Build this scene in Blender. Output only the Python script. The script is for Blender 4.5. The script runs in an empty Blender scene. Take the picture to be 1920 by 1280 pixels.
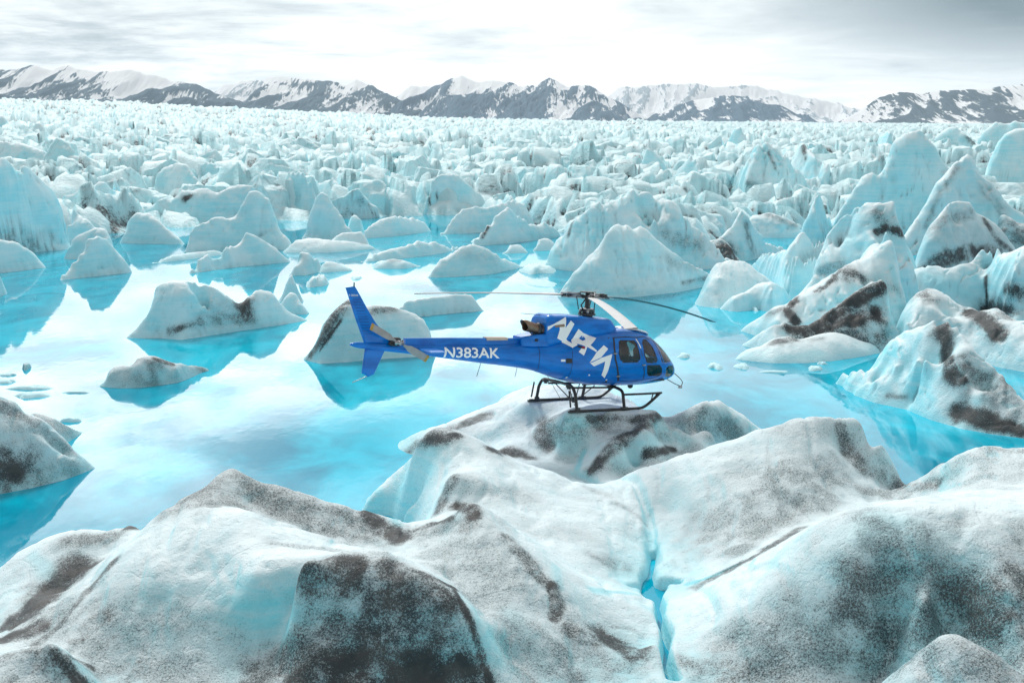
import bpy, bmesh, math, random
import numpy as np
from mathutils import Vector, Matrix
from mathutils.bvhtree import BVHTree

# ------------------------------------------------------------------ camera
SC = bpy.context.scene
F = 2275.0; H = 10.0; PITCH = math.atan(410.0 / F)          # focal length in photo pixels, eye height, downward tilt
cam = bpy.data.cameras.new('camera'); camo = bpy.data.objects.new('camera', cam); SC.collection.objects.link(camo)
cam.sensor_width = 36.0; cam.lens = 36.0 * F / 1920.0; cam.clip_start = 0.5; cam.clip_end = 60000
camo.location = (0, 0, H); camo.rotation_euler = (math.pi / 2 - PITCH, 0, 0)
SC.camera = camo
SC.view_settings.view_transform = 'Standard'; SC.view_settings.look = 'None'
SC.view_settings.exposure = 0.18; SC.view_settings.gamma = 1.0
SC.cycles.max_bounces = 7; SC.cycles.diffuse_bounces = 3; SC.cycles.glossy_bounces = 3; SC.cycles.transparent_max_bounces = 8
SC.cycles.transmission_bounces = 3; SC.cycles.volume_bounces = 1
SC.cycles.caustics_reflective = False; SC.cycles.caustics_refractive = False
SUN_EL = math.radians(48); SUN_AZ = math.radians(-18)        # azimuth measured from +Y (view direction) towards +X

class NT:
    """small node helper"""
    def __init__(s, tree): s.t = tree; s.n = tree.nodes; s.l = tree.links
    def node(s, kind, **kw):
        n = s.n.new(kind)
        for k, v in kw.items():
            if k == 'ins':
                for a, b in v.items(): s.put(n.inputs[a], b)
            else: setattr(n, k, v)
        return n
    def put(s, sock, v):
        if isinstance(v, bpy.types.NodeSocket): s.l.new(v, sock)
        else: sock.default_value = v
    def math(s, op, a, b=0.0, c=None, clamp=False):
        n = s.n.new('ShaderNodeMath'); n.operation = op; n.use_clamp = clamp
        s.put(n.inputs[0], a); s.put(n.inputs[1], b)
        if c is not None: s.put(n.inputs[2], c)
        return n.outputs[0]
    def vmath(s, op, a, b):
        n = s.n.new('ShaderNodeVectorMath'); n.operation = op; s.put(n.inputs[0], a); s.put(n.inputs[1], b)
        return n.outputs[0]
    def mix(s, f, a, b):
        n = s.n.new('ShaderNodeMix'); n.data_type = 'RGBA'
        s.put(n.inputs[0], f); s.put(n.inputs[6], a); s.put(n.inputs[7], b)
        return n.outputs[2]
    def ramp(s, x, lo, hi, a=0.0, b=1.0, smooth=True):
        n = s.n.new('ShaderNodeMapRange'); n.interpolation_type = 'SMOOTHSTEP' if smooth else 'LINEAR'
        s.put(n.inputs[0], x); s.put(n.inputs[1], lo); s.put(n.inputs[2], hi); s.put(n.inputs[3], a); s.put(n.inputs[4], b)
        return n.outputs[0]
    def noise(s, vec, scale, detail=3.0, rough=0.55, dist=0.0):
        n = s.n.new('ShaderNodeTexNoise'); s.put(n.inputs['Vector'], vec)
        n.inputs['Scale'].default_value = scale; n.inputs['Detail'].default_value = detail
        n.inputs['Roughness'].default_value = rough; n.inputs['Distortion'].default_value = dist
        return n.outputs['Fac']
    def attr(s, name):
        n = s.n.new('ShaderNodeAttribute'); n.attribute_name = name; return n.outputs['Fac']

# ------------------------------------------------------------------ sky: overcast deck over a daylight sky
world = bpy.data.worlds.new('World'); SC.world = world; world.use_nodes = True
w = NT(world.node_tree); w.n.clear()
sky = w.node('ShaderNodeTexSky', sky_type='NISHITA', sun_disc=False, sun_elevation=SUN_EL, sun_rotation=SUN_AZ)
tc = w.node('ShaderNodeTexCoord').outputs['Generated']
sp = w.node('ShaderNodeSeparateXYZ'); w.l.new(tc, sp.inputs[0])
dx, dy, dz = sp.outputs
zz = w.math('MAXIMUM', dz, 0.0)
den = w.math('ADD', zz, 0.085)
cx = w.math('DIVIDE', dx, den); cy = w.math('DIVIDE', dy, den)
cv = w.node('ShaderNodeCombineXYZ'); w.put(cv.inputs[0], cx); w.put(cv.inputs[1], cy)
n1 = w.noise(cv.outputs[0], 0.8, 6, 0.62, 0.5)
n2 = w.noise(cv.outputs[0], 2.6, 5, 0.6, 0.3)
nn = w.math('ADD', w.math('MULTIPLY', n1, 0.7), w.math('MULTIPLY', n2, 0.3))
az = w.math('DIVIDE', dx, w.math('MAXIMUM', dy, 0.05))
# heavy grey cloud low on the right, a lighter one on the left, brightest gap straight ahead
def bump(c, wd, ez, ew):
    a = w.math('DIVIDE', w.math('SUBTRACT', az, c), wd); a = w.math('MULTIPLY', a, a)
    e = w.math('DIVIDE', w.math('SUBTRACT', dz, ez), ew); e = w.math('MULTIPLY', e, e)
    q = w.math('MULTIPLY', w.math('ADD', a, e), -1.0)
    g = w.math('EXPONENT', q)
    fr = w.ramp(dy, -0.1, 0.2)
    return w.math('MULTIPLY', g, fr)
gR = bump(0.45, 0.25, 0.092, 0.055)
gL = bump(-0.30, 0.34, 0.055, 0.040)
gB = bump(-0.12, 0.13, 0.262, 0.035)
gB2 = bump(0.28, 0.20, 0.22, 0.08)
br = w.math('ADD', 1.00, w.math('MULTIPLY', w.math('SUBTRACT', nn, 0.5), w.ramp(dz, 0.09, 0.14, 1.5, 0.8)))
br = w.math('SUBTRACT', br, w.math('MULTIPLY', gR, w.ramp(nn, 0.32, 0.62, 0.60, 1.05)))
br = w.math('SUBTRACT', br, w.math('MULTIPLY', gL, w.ramp(nn, 0.35, 0.60, 0.34, 0.14)))
gC = bump(0.06, 0.26, 0.035, 0.05)   # the cloud is thinnest and whitest low in the middle
br = w.math('ADD', br, w.math('MULTIPLY', gC, 0.34))
br = w.math('MINIMUM', w.math('MAXIMUM', br, 0.20), 1.12)
cmix = w.node('ShaderNodeValToRGB'); w.put(cmix.inputs[0], w.math('DIVIDE', br, 1.12))
e = cmix.color_ramp.elements
e[0].position = 0.15; e[0].color = (0.13, 0.20, 0.24, 1); e[1].position = 0.95; e[1].color = (1.0, 1.0, 1.0, 1)
m_ = cmix.color_ramp.elements.new(0.55); m_.color = (0.50, 0.57, 0.61, 1)
m2 = cmix.color_ramp.elements.new(0.78); m2.color = (0.80, 0.86, 0.88, 1)
# an overcast deck is dimmer overhead than in the bright band ahead
str_ = w.math('MULTIPLY', w.ramp(dz, 0.12, 0.75, 1.02, 0.55), w.ramp(dy, -0.6, 0.3, 0.64, 1.0))
# the deck thins to a very bright band ahead and to the left, above the frame
band = w.math('MULTIPLY', w.ramp(dz, 0.088, 0.125), w.ramp(dz, 0.25, 0.36, 1.0, 0.0))
band = w.math('MULTIPLY', band, w.ramp(az, -0.02, 0.20, 1.0, 0.22))
band = w.math('MULTIPLY', band, w.ramp(dy, 0.1, 0.6))
band = w.math('MULTIPLY', band, w.math('SUBTRACT', 1.0, w.math('MULTIPLY', gB, 0.85)))
str_ = w.math('ADD', w.math('MULTIPLY', str_, w.math('SUBTRACT', 1.0, w.math('MULTIPLY', gB, 0.75))), w.math('MULTIPLY', band, w.math('MULTIPLY', w.ramp(n2, 0.36, 0.62, 0.4, 1.05), w.ramp(dz, 0.10, 0.24, 0.85, 2.6))))
bgc = w.node('ShaderNodeBackground', ins={'Color': cmix.outputs[0], 'Strength': str_})
bgs = w.node('ShaderNodeBackground', ins={'Color': sky.outputs[0], 'Strength': 0.10})
gap = w.math('ADD', w.math('MULTIPLY', gB, w.ramp(nn, 0.36, 0.52, 0.5, 1.0)), w.math('MULTIPLY', gB2, 0.6))
high = w.math('MULTIPLY', w.ramp(dz, 0.16, 0.30), w.ramp(n1, 0.46, 0.62, 0.0, 0.25))
gap = w.math('MULTIPLY', w.math('MINIMUM', w.math('ADD', gap, high), 0.9), 0.45)
msh = w.node('ShaderNodeMixShader'); w.put(msh.inputs[0], gap); w.l.new(bgc.outputs[0], msh.inputs[1]); w.l.new(bgs.outputs[0], msh.inputs[2])
wo = w.node('ShaderNodeOutputWorld'); w.l.new(msh.outputs[0], wo.inputs[0])

sun = bpy.data.lights.new('sun', 'SUN'); sun.energy = 2.2; sun.angle = math.radians(12); sun.color = (1.0, 0.985, 0.96)
so = bpy.data.objects.new('sun', sun); SC.collection.objects.link(so)
sd = Vector((math.sin(SUN_AZ) * math.cos(SUN_EL), math.cos(SUN_AZ) * math.cos(SUN_EL), math.sin(SUN_EL)))
so.rotation_euler = sd.to_track_quat('Z', 'Y').to_euler(); so.location = sd * 60

# ------------------------------------------------------------------ helpers
CP, SP = math.cos(PITCH), math.sin(PITCH)
def tang(py):
    y = -(py - 640.0) / F
    return (SP - y * CP) / (CP + y * SP)
def atY(px, py, Y):
    """point of that viewing direction at ground distance Y"""
    y = -(py - 640.0) / F; f = CP + y * SP
    return ((px - 960.0) / F / f * Y, Y, H - tang(py) * Y)
def atZ(px, py, z):
    return atY(px, py, (H - z) / tang(py))
def tag(o, label=None, cat=None, group=None, kind=None):
    if label: o['label'] = label
    if cat: o['category'] = cat
    if group: o['group'] = group
    if kind: o['kind'] = kind
    return o
RS = np.random.RandomState(7)
PERM = RS.permutation(256).astype(np.int64); PERM = np.concatenate([PERM, PERM, PERM])
GR = RS.normal(size=(256, 3)); GR /= np.linalg.norm(GR, axis=1)[:, None]
def perlin(p):
    p = np.asarray(p, float); i = np.floor(p).astype(np.int64); f = p - i; i &= 255
    u = f * f * f * (f * (f * 6 - 15) + 10); out = 0
    for a in (0, 1):
        for b in (0, 1):
            for c in (0, 1):
                h = PERM[PERM[PERM[i[:, 0] + a & 255] + i[:, 1] + b & 255] + i[:, 2] + c & 255]
                g = GR[h]; d = f - [a, b, c]
                wgt = (u[:, 0] if a else 1 - u[:, 0]) * (u[:, 1] if b else 1 - u[:, 1]) * (u[:, 2] if c else 1 - u[:, 2])
                out = out + wgt * (g * d).sum(1)
    return out * 1.5
def fbm(p, octv=4, gain=0.5, lac=2.03):
    s = 0; a = 1.0; q = np.array(p, float)
    for _ in range(octv): s = s + a * perlin(q); a *= gain; q = q * lac + 11.3
    return s
def ridged(p, octv=4, gain=0.5, lac=2.1):
    s = 0; a = 1.0; q = np.array(p, float); t = 0
    for _ in range(octv): s = s + a * (1 - np.abs(perlin(q)) * 2.0); t += a; a *= gain; q = q * lac + 7.7
    return s / t
def sstep(x, a, b):
    t = np.clip((x - a) / (b - a), 0, 1); return t * t * (3 - 2 * t)
def mesh_np(name, V, Fc, mat, attrs=None, smooth=True, normals=None):
    me = bpy.data.meshes.new(name); n = len(V); m = len(Fc); k = Fc.shape[1]
    me.vertices.add(n); me.vertices.foreach_set('co', np.ascontiguousarray(V, np.float32).ravel())
    me.loops.add(m * k); me.loops.foreach_set('vertex_index', np.ascontiguousarray(Fc, np.int32).ravel())
    me.polygons.add(m); me.polygons.foreach_set('loop_start', np.arange(m, dtype=np.int32) * k)
    me.polygons.foreach_set('use_smooth', np.full(m, smooth))
    me.update(calc_edges=True); me.validate()
    for a, v in (attrs or {}).items():
        at = me.attributes.new(a, 'FLOAT', 'POINT'); at.data.foreach_set('value', np.ascontiguousarray(v, np.float32))
    if mat: me.materials.append(mat)
    if normals is not None: me.normals_split_custom_set_from_vertices([tuple(x) for x in normals])
    return me
def link(name, me, parent=None):
    o = bpy.data.objects.new(name, me); SC.collection.objects.link(o)
    if parent: o.parent = parent
    return o
def gridfaces(nu, nv):
    i, j = np.meshgrid(np.arange(nu - 1), np.arange(nv - 1), indexing='ij'); a = (i * nv + j).ravel()
    return np.stack([a, a + nv, a + nv + 1, a + 1], 1)
def rbf(P, z, c):
    P = np.asarray(P, float); z = np.asarray(z, float); n = len(P)
    D = np.sqrt(((P[:, None] - P[None]) ** 2).sum(2) + c * c)
    A = np.zeros((n + 1, n + 1)); A[:n, :n] = -D + np.eye(n) * 1e-4; A[:n, n] = 1; A[n, :n] = 1
    s = np.linalg.lstsq(A, np.append(z, 0), rcond=1e-9)[0]
    def f(Q):
        out = np.empty(len(Q))
        for k in range(0, len(Q), 20000):
            q = Q[k:k + 20000]; out[k:k + 20000] = -np.sqrt(((q[:, None] - P[None]) ** 2).sum(2) + c * c) @ s[:n] + s[n]
        return out
    return f
def paint(V, Fc, strokes, seed=0, soft=1.0):
    """strokes: (polyline in photo pixels, radius px, strength) laid onto the surface in world space"""
    out = np.zeros(len(V))
    if not strokes: return out
    bv = BVHTree.FromPolygons([tuple(v) for v in V], [tuple(f) for f in Fc])
    wob = fbm(V * 1.3 + seed, 3)
    o = Vector((0, 0, H))
    for pts, rad, st in strokes:
        if len(pts) == 1: pts = pts * 2
        for (ax, ay), (bx, by) in zip(pts[:-1], pts[1:]):
            n = max(1, int(math.hypot(bx - ax, by - ay) / max(1.2, rad * 0.3)))
            for i in range(n + 1):
                t = i / n; q = atY(ax + (bx - ax) * t, ay + (by - ay) * t, 30.0)
                h = bv.ray_cast(o, (Vector(q) - o).normalized())
                if h[0] is None: continue
                r = rad * (h[0] - o).length / F * 1.25
                d = np.sqrt(((V - np.array(h[0])) ** 2).sum(1)) / r
                np.maximum(out, st * np.clip(1.2 * np.exp(-(d * (1 + 0.45 * wob) / soft) ** 2 * 0.9) - .03, 0, 1), out=out)
    return out

# ------------------------------------------------------------------ materials
def new_mat(name):
    m = bpy.data.materials.new(name); m.use_nodes = True; t = NT(m.node_tree); t.n.clear()
    b = t.node('ShaderNodeBsdfPrincipled'); o = t.node('ShaderNodeOutputMaterial'); t.l.new(b.outputs[0], o.inputs[0])
    return m, t, b, o
def make_ice(name, speck=30.0, far=False, white=(0.79, 0.915, 0.945, 1), cyan=(0.24, 0.80, 0.90, 1), cyan_amt=1.0):
    m, t, b, o = new_mat(name)
    g = t.node('ShaderNodeNewGeometry'); pos = g.outputs['Position']
    sn = t.node('ShaderNodeSeparateXYZ'); t.l.new(g.outputs['True Normal'], sn.inputs[0])
    sz = t.node('ShaderNodeVectorMath', operation='MULTIPLY'); t.l.new(pos, sz.inputs[0])
    sz.inputs[1].default_value = (0.10, 0.10, 1.7) if far else (0.22, 0.22, 2.6)
    lay = t.noise(sz.outputs[0], 1.6, 4, 0.6, 0.6)
    big = t.noise(pos, 0.10 if far else 0.30, 3, 0.55)
    med = t.noise(pos, 0.6 if far else 1.6, 4, 0.6)
    steep = t.ramp(sn.outputs[2], 0.93, 0.35)
    f = t.math('MULTIPLY', steep, t.ramp(big, 0.30, 0.62, 0.35, 1.0))
    f = t.math('MULTIPLY', f, t.ramp(lay, 0.36, 0.62, 0.65, 1.0))
    f = t.math('ADD', f, t.math('MULTIPLY', t.ramp(med, 0.45, 0.70), 0.12))
    f = t.math('MULTIPLY', f, 0.9 * cyan_amt)
    pz = t.node('ShaderNodeSeparateXYZ'); t.l.new(pos, pz.inputs[0])          # wet, bare ice just above the waterline
    wet = t.math('MULTIPLY', t.ramp(t.math('ADD', pz.outputs[2], t.math('MULTIPLY', t.math('SUBTRACT', med, 0.5), 0.9)), 0.05, 0.75, 1.0, 0.0), 0.55)
    f = t.math('MAXIMUM', f, t.math('MAXIMUM', wet, t.attr('blue')), clamp=True)
    col = t.mix(f, white, cyan)
    # grit: fine dark grains whose density follows the dirt attribute, and denser silt where it is thick
    d = t.attr('dirt')
    dm = t.math('MULTIPLY', d, t.ramp(med, 0.25, 0.62, 0.62, 1.18))
    sp_ = t.noise(pos, speck, 2, 0.65); fine = t.noise(pos, speck * 2.3, 2, 0.7)
    gsum = t.math('ADD', t.math('MULTIPLY', sp_, 0.45), t.math('MULTIPLY', fine, 0.55))
    grain = t.math('MULTIPLY', t.math('SUBTRACT', gsum, t.math('SUBTRACT', 0.70, t.math('MULTIPLY', dm, 0.42))), 5.5, clamp=True)
    grain = t.math('MULTIPLY', grain, t.ramp(dm, 0.02, 0.30))
    silt = t.math('MULTIPLY', dm, 0.55)
    gc = t.mix(t.ramp(t.noise(pos, 2.0, 3), 0.4, 0.62), (0.022, 0.025, 0.028, 1), (0.055, 0.049, 0.047, 1))
    col = t.mix(silt, col, (0.075, 0.082, 0.09, 1))
    col = t.mix(t.math('MULTIPLY', grain, 0.92), col, gc)
    t.l.new(col, b.inputs['Base Color'])
    b.inputs['Roughness'].default_value = 0.55; b.inputs['Specular IOR Level'].default_value = 0.25
    bp = t.node('ShaderNodeBump'); bp.inputs['Distance'].default_value = 0.25 if far else 0.05
    hgt = t.math('ADD', t.math('MULTIPLY', med, 1.2 if far else 0.7), t.math('MULTIPLY', t.noise(pos, 3.0 if far else 14.0, 4, 0.65), 0.8 if far else 0.5))
    if not far: hgt = t.math('ADD', hgt, t.math('MULTIPLY', sp_, 0.25))
    if not far:   # hairline fractures and melt pits
        wv = t.node('ShaderNodeVectorMath', operation='ADD'); t.l.new(pos, wv.inputs[0])
        nz = t.node('ShaderNodeTexNoise'); t.l.new(pos, nz.inputs['Vector']); nz.inputs['Scale'].default_value = 0.9; nz.inputs['Detail'].default_value = 3
        ms = t.node('ShaderNodeVectorMath', operation='SCALE'); t.l.new(nz.outputs['Color'], ms.inputs[0]); ms.inputs['Scale'].default_value = 0.5; t.l.new(ms.outputs[0], wv.inputs[1])
        vo = t.node('ShaderNodeTexVoronoi', feature='DISTANCE_TO_EDGE'); t.l.new(wv.outputs[0], vo.inputs['Vector']); vo.inputs['Scale'].default_value = 0.22
        line = t.math('MULTIPLY', t.ramp(vo.outputs['Distance'], 0.0, 0.008, 1.0, 0.0), t.ramp(big, 0.47, 0.60))
        pit = t.ramp(t.noise(pos, 5.5, 3, 0.7), 0.30, 0.48)
        hgt = t.math('ADD', t.math('SUBTRACT', hgt, t.math('MULTIPLY', line, 0.15)), t.math('MULTIPLY', pit, 0.25))
        col2 = t.mix(t.math('MULTIPLY', line, 0.05), col, (0.10, 0.16, 0.18, 1)); t.l.new(col2, b.inputs['Base Color'])
    t.put(bp.inputs['Height'], hgt); bp.inputs['Strength'].default_value = 0.8 if far else 0.85
    t.l.new(bp.outputs[0], b.inputs['Normal'])
    return m
ICE = make_ice('glacier_ice', 26.0)
ICEM = make_ice('berg_ice', 15.0, white=(0.82, 0.94, 0.965, 1), cyan=(0.36, 0.82, 0.91, 1))
ICEF = make_ice('far_ice', 1.6, far=True, white=(0.72, 0.91, 0.945, 1), cyan=(0.46, 0.85, 0.92, 1))

def mat_water():
    m = bpy.data.materials.new('glacial_water'); m.use_nodes = True; t = NT(m.node_tree); t.n.clear()
    o = t.node('ShaderNodeOutputMaterial')
    pos = t.node('ShaderNodeNewGeometry').outputs['Position']
    v = t.node('ShaderNodeVectorMath', operation='MULTIPLY'); t.l.new(pos, v.inputs[0]); v.inputs[1].default_value = (1, 0.55, 1)
    big = t.noise(v.outputs[0], 0.09, 4, 0.55, 0.8); med = t.noise(v.outputs[0], 0.45, 4, 0.6, 1.0)
    k = t.math('ADD', t.math('MULTIPLY', big, 0.65), t.math('MULTIPLY', med, 0.35))
    deep = t.mix(t.ramp(k, 0.38, 0.62), (0.0, 0.27, 0.41, 1), (0.0, 0.60, 0.80, 1))
    d = t.node('ShaderNodeBsdfDiffuse'); t.put(d.inputs[0], deep)
    gl = t.node('ShaderNodeBsdfGlossy', ins={'Roughness': 0.015, 'Color': (1, 1, 1, 1)})
    bp = t.node('ShaderNodeBump'); bp.inputs['Distance'].default_value = 0.004; bp.inputs['Strength'].default_value = 0.5
    t.put(bp.inputs['Height'], t.noise(v.outputs[0], 2.2, 3, 0.5, 0.3)); t.l.new(bp.outputs[0], gl.inputs['Normal'])
    fr = t.node('ShaderNodeFresnel', ins={'IOR': 1.36})
    fac = t.math('MULTIPLY', fr.outputs[0], 1.0, clamp=True)
    mx = t.node('ShaderNodeMixShader'); t.put(mx.inputs[0], fac); t.l.new(d.outputs[0], mx.inputs[1]); t.l.new(gl.outputs[0], mx.inputs[2])
    t.l.new(mx.outputs[0], o.inputs[0])
    return m
WATER = mat_water()

# ------------------------------------------------------------------ water
me = mesh_np('water', np.array([(-400, -60, 0), (400, -60, 0), (400, 700, 0), (-400, 700, 0)], float), np.array([[0, 1, 2, 3]]), WATER, smooth=False)
tag(link('water', me), kind='structure')
# ------------------------------------------------------------------ mountains
def mat_mountain(name, snow_z, diag, rock=(0.05, 0.115, 0.17, 1)):
    m, t, b, o = new_mat(name)
    pos = t.node('ShaderNodeNewGeometry').outputs['Position']
    mp = t.node('ShaderNodeMapping'); mp.inputs['Rotation'].default_value = (0, diag, 0); mp.inputs['Scale'].default_value = (0.055, 0.006, 0.009)
    t.l.new(pos, mp.inputs[0])
    streak = t.noise(mp.outputs[0], 1.0, 6, 0.68, 0.7)
    blot = t.noise(pos, 0.004, 5, 0.62, 0.4)
    s = t.node('ShaderNodeSeparateXYZ'); t.l.new(pos, s.inputs[0])
    alt = t.ramp(s.outputs[2], snow_z[0], snow_z[1], -0.10, 0.105, smooth=False)
    k = t.math('ADD', t.math('ADD', t.math('MULTIPLY', streak, 0.6), t.math('MULTIPLY', blot, 0.4)), t.math('ADD', alt, t.attr('gully')))
    t.l.new(t.mix(t.ramp(k, 0.485, 0.53), rock, (0.86, 0.88, 0.9, 1)), b.inputs['Base Color'])
    b.inputs['Roughness'].default_value = 0.8; b.inputs['Specular IOR Level'].default_value = 0.1
    return m
def mountain(label, crest, D, mat, seed, front=1500, rough=0.16):
    P = np.array([atY(px, py, D) for px, py in crest]); xs = np.linspace(P[0, 0], P[-1, 0], 520)
    zc = np.interp(xs, P[:, 0], P[:, 2]); hmax = zc.max()
    nv = 90; v = np.linspace(-0.35, 1, nv)                       # -0.35..0 is the far slope, 0 the crest, 1 the foot
    X, Vv = np.meshgrid(xs, v, indexing='ij'); Z0 = np.repeat(zc[:, None], nv, 1)
    n = ridged(np.stack([X.ravel() / 260 + seed + Vv.ravel() * .8, Vv.ravel() * 1.3 + X.ravel() / 900, np.full(X.size, seed)], 1), 5, 0.58).reshape(X.shape)
    zc = zc + hmax * .05 * fbm(np.column_stack([xs / 130 + seed, xs * 0, xs * 0]), 4); Z0 = np.repeat(zc[:, None], nv, 1)
    fall = np.where(Vv > 0, 1 - Vv ** 0.85, 1 - (-Vv / 0.35) ** 1.2)
    Z = Z0 * fall + (n - 0.82) * hmax * rough * 2.4 * np.clip(np.abs(Vv) * 5, 0.08, 1) * np.clip(fall * 3, 0, 1) - 15 * (np.abs(Vv) > 0.95)
    Y = D - Vv * front * (0.6 + 0.4 * Z0 / hmax) + (n - 0.5) * 160 * np.clip(Vv, 0, 1)
    Y = np.where(Vv < 0, D - Vv * front, Y); Z = np.where((Vv <= -0.34) | (Vv >= 0.99), -20, Z)
    me = mesh_np('mountain', np.stack([X.ravel(), Y.ravel(), Z.ravel()], 1), gridfaces(len(xs), nv)[:, ::-1], mat, {'gully': np.clip((0.55 - n.ravel()) * 0.55, -.16, .16)})
    tag(link('mountain', me), label, 'mountain', kind='structure')
MA = mat_mountain('rock_and_snow', (60, 330), 0.95); MB_ = mat_mountain('snowy_rock', (0, 260), -0.75, rock=(0.05, 0.12, 0.19, 1))
MC = mat_mountain('snowfield', (-380, -60), 0.5, rock=(0.30, 0.38, 0.44, 1))  # pale rock: fading into distant cloud put into the colour
mountain('long dark snow streaked mountain on the far left', [(-260, 128), (-100, 128), (0, 130), (60, 126), (130, 122), (180, 136), (240, 130), (300, 140), (340, 152), (390, 168), (430, 182), (470, 198), (530, 222), (560, 240)], 7000, MA, 1.3)
mountain('dark mountain with a sharp left shoulder, cloud on its top', [(470, 240), (488, 205), (500, 146), (520, 142), (560, 146), (610, 150), (648, 160), (668, 147), (690, 156), (730, 178), (780, 198), (830, 220), (870, 240)], 7200, MA, 4.1, rough=0.13)
mountain('pale snow slope glimpsed between the two dark mountains on the left', [(380, 190), (420, 158), (470, 150), (520, 150), (600, 160), (660, 200)], 9800, MC, 9.7)
mountain('white snowy mountain with many thin rock streaks in the middle', [(690, 232), (730, 190), (770, 160), (830, 158), (865, 140), (900, 152), (940, 150), (975, 160), (1005, 160), (1030, 146), (1060, 160), (1105, 160), (1150, 185), (1200, 212), (1245, 236)], 7600, MB_, 6.4)
mountain('distant white snowfields rising into the cloud', [(1080, 232), (1130, 185), (1165, 162), (1185, 164), (1230, 158), (1290, 156), (1350, 162), (1420, 160), (1490, 178), (1540, 186), (1600, 202), (1680, 215), (1740, 240)], 11500, MC, 2.2)
mountain('low rounded snow dome with blue rock at its foot', [(1190, 240), (1225, 215), (1260, 200), (1310, 185), (1370, 178), (1410, 180), (1450, 190), (1480, 207), (1515, 236)], 7400, MB_, 12.9)
mountain('grey snow streaked mountain sloping up to the right edge', [(1540, 240), (1570, 232), (1610, 208), (1650, 182), (1690, 171), (1720, 176), (1760, 170), (1820, 168), (1870, 164), (1930, 155), (2050, 148), (2200, 160)], 7000, mat_mountain('streaked_rock', (20, 260), -0.9, rock=(0.05, 0.10, 0.14, 1)), 17.1, rough=0.12)

# ------------------------------------------------------------------ broken glacier running back to the mountains
BX = [-200, 0, 150, 300, 520, 700, 900, 1040, 1150, 1300, 1420, 1520, 1600, 1750, 2150]
BY = [470, 455, 450, 440, 425, 415, 405, 440, 480, 480, 450, 430, 440, 470, 480]
SKX = [-200, 0, 100, 200, 300, 400, 520, 650, 800, 960, 1200, 1500, 1760, 2150]
SKY = [187, 188, 191, 193, 197, 204, 208, 214, 221, 227, 230, 234, 238, 240]
nu, nv = 760, 620
px = np.linspace(-160, 2080, nu)
Yg = 62 * (5200 / 62) ** (np.linspace(0, 1, nv) ** 1.05)
PX, YY = np.meshgrid(px, Yg, indexing='ij'); XX = (PX - 960) / F * YY * 1.01
edge = (H - 0.0) / np.array([tang(np.interp(p, BX, BY)) for p in px]); E_ = np.repeat(edge[:, None], nv, 1)
sky_z = np.array([H - tang(np.interp(p, SKX, SKY)) * 1500 for p in px]); S_ = np.repeat(sky_z[:, None], nv, 1)
rise = sstep(YY, 140, 1500) * (S_ - 6.0) * np.clip(1 + (YY - 1500) / 9000, 1, 2)
q = np.stack([XX.ravel(), YY.ravel(), np.zeros(XX.size)], 1)
warp = np.stack([fbm(q / 30, 2), fbm(q / 30 + 50, 2), np.zeros(len(q))], 1) * 8
def slabs(Q, sx, sy, sd):
    """broken ground: irregular cells, each a tilted block, with a crevasse at every joint"""
    G_ = Q[:, :2] / [sx, sy]; ic = np.floor(G_).astype(np.int64); b1 = np.full(len(G_), 9.0); b2 = b1.copy(); hh = np.zeros(len(G_)); rel = np.zeros((len(G_), 2)); tl = np.zeros((len(G_), 2))
    for a in (-1, 0, 1):
        for b in (-1, 0, 1):
            k_ = PERM[(PERM[(ic[:, 0] + a + sd) & 255] + ic[:, 1] + b) & 255]; k2 = PERM[(k_ + 91) & 255]; k3 = PERM[(k_ + 173) & 255]
            c_ = ic + [a, b] + np.stack([k_, k2], 1) / 256.0; dd = G_ - c_; d_ = np.sqrt((dd ** 2).sum(1)); m1 = d_ < b1
            b2 = np.where(m1, b1, np.minimum(b2, d_)); b1 = np.where(m1, d_, b1)
            hh = np.where(m1, k3 / 255.0, hh); rel = np.where(m1[:, None], dd, rel)
            tl = np.where(m1[:, None], np.stack([GR[k3, 0], GR[k2, 1]], 1) * 1.1, tl)
    return hh, (rel * tl).sum(1), b1, b2 - b1
h1, t1, d1_, e1 = slabs(q + warp * .35, 9, 6, 3); h2, t2, d2_, e2 = slabs(q + warp * .2, 4.2, 3.0, 57)
r1 = np.clip((.15 + .85 * h1 ** 1.6) * (1 - .45 * d1_) + t1 * .55, 0, 1.3) * sstep(e1, 0.0, .16) * .8 + np.clip((.2 + .6 * h2) + t2 * .6, 0, 1) * sstep(e2, 0.0, .2) * .42 + .10 * ridged((q + warp) / [5, 4, 1], 3, 0.5)
r2 = ridged((q + warp * 0.5) / [42, 26, 1] + 9, 3, 0.5); r3 = ridged((q + warp * 3) / [150, 90, 1] + 3, 4, 0.55)
amp = np.interp(YY.ravel(), [60, 150, 400, 1200, 5000], [2.4, 3.7, 4.2, 4.2, 5.5])
hz = (r1 * 1.25 + np.clip(r2, 0, 1) ** 1.5 * 0.8 - 0.45) * amp + (r3 - 0.5) * np.interp(YY.ravel(), [60, 400, 1500], [0.5, 3, 10])
inn = sstep((YY - E_).ravel(), -2.0, 10.0 + 4 * fbm(q / 12, 2))
zz_ = np.where(inn > 0, np.maximum(hz + 0.3, 0.25 + 0.15 * hz) * inn + .12 * inn, 0) + rise.ravel() - (1 - inn) * 2.5
V = np.stack([XX.ravel(), YY.ravel(), zz_], 1)
gz = zz_.reshape(nu, nv); lap = np.zeros_like(gz); lap[1:-1, 1:-1] = (gz[2:, 1:-1] + gz[:-2, 1:-1] + gz[1:-1, 2:] + gz[1:-1, :-2]) / 4 - gz[1:-1, 1:-1]
dirt = np.clip(lap.ravel() / np.maximum(0.05, amp * 0.04) * 0.6, 0, 0.95) * sstep(fbm(q / 45, 3), -0.6, 0.15)
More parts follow.
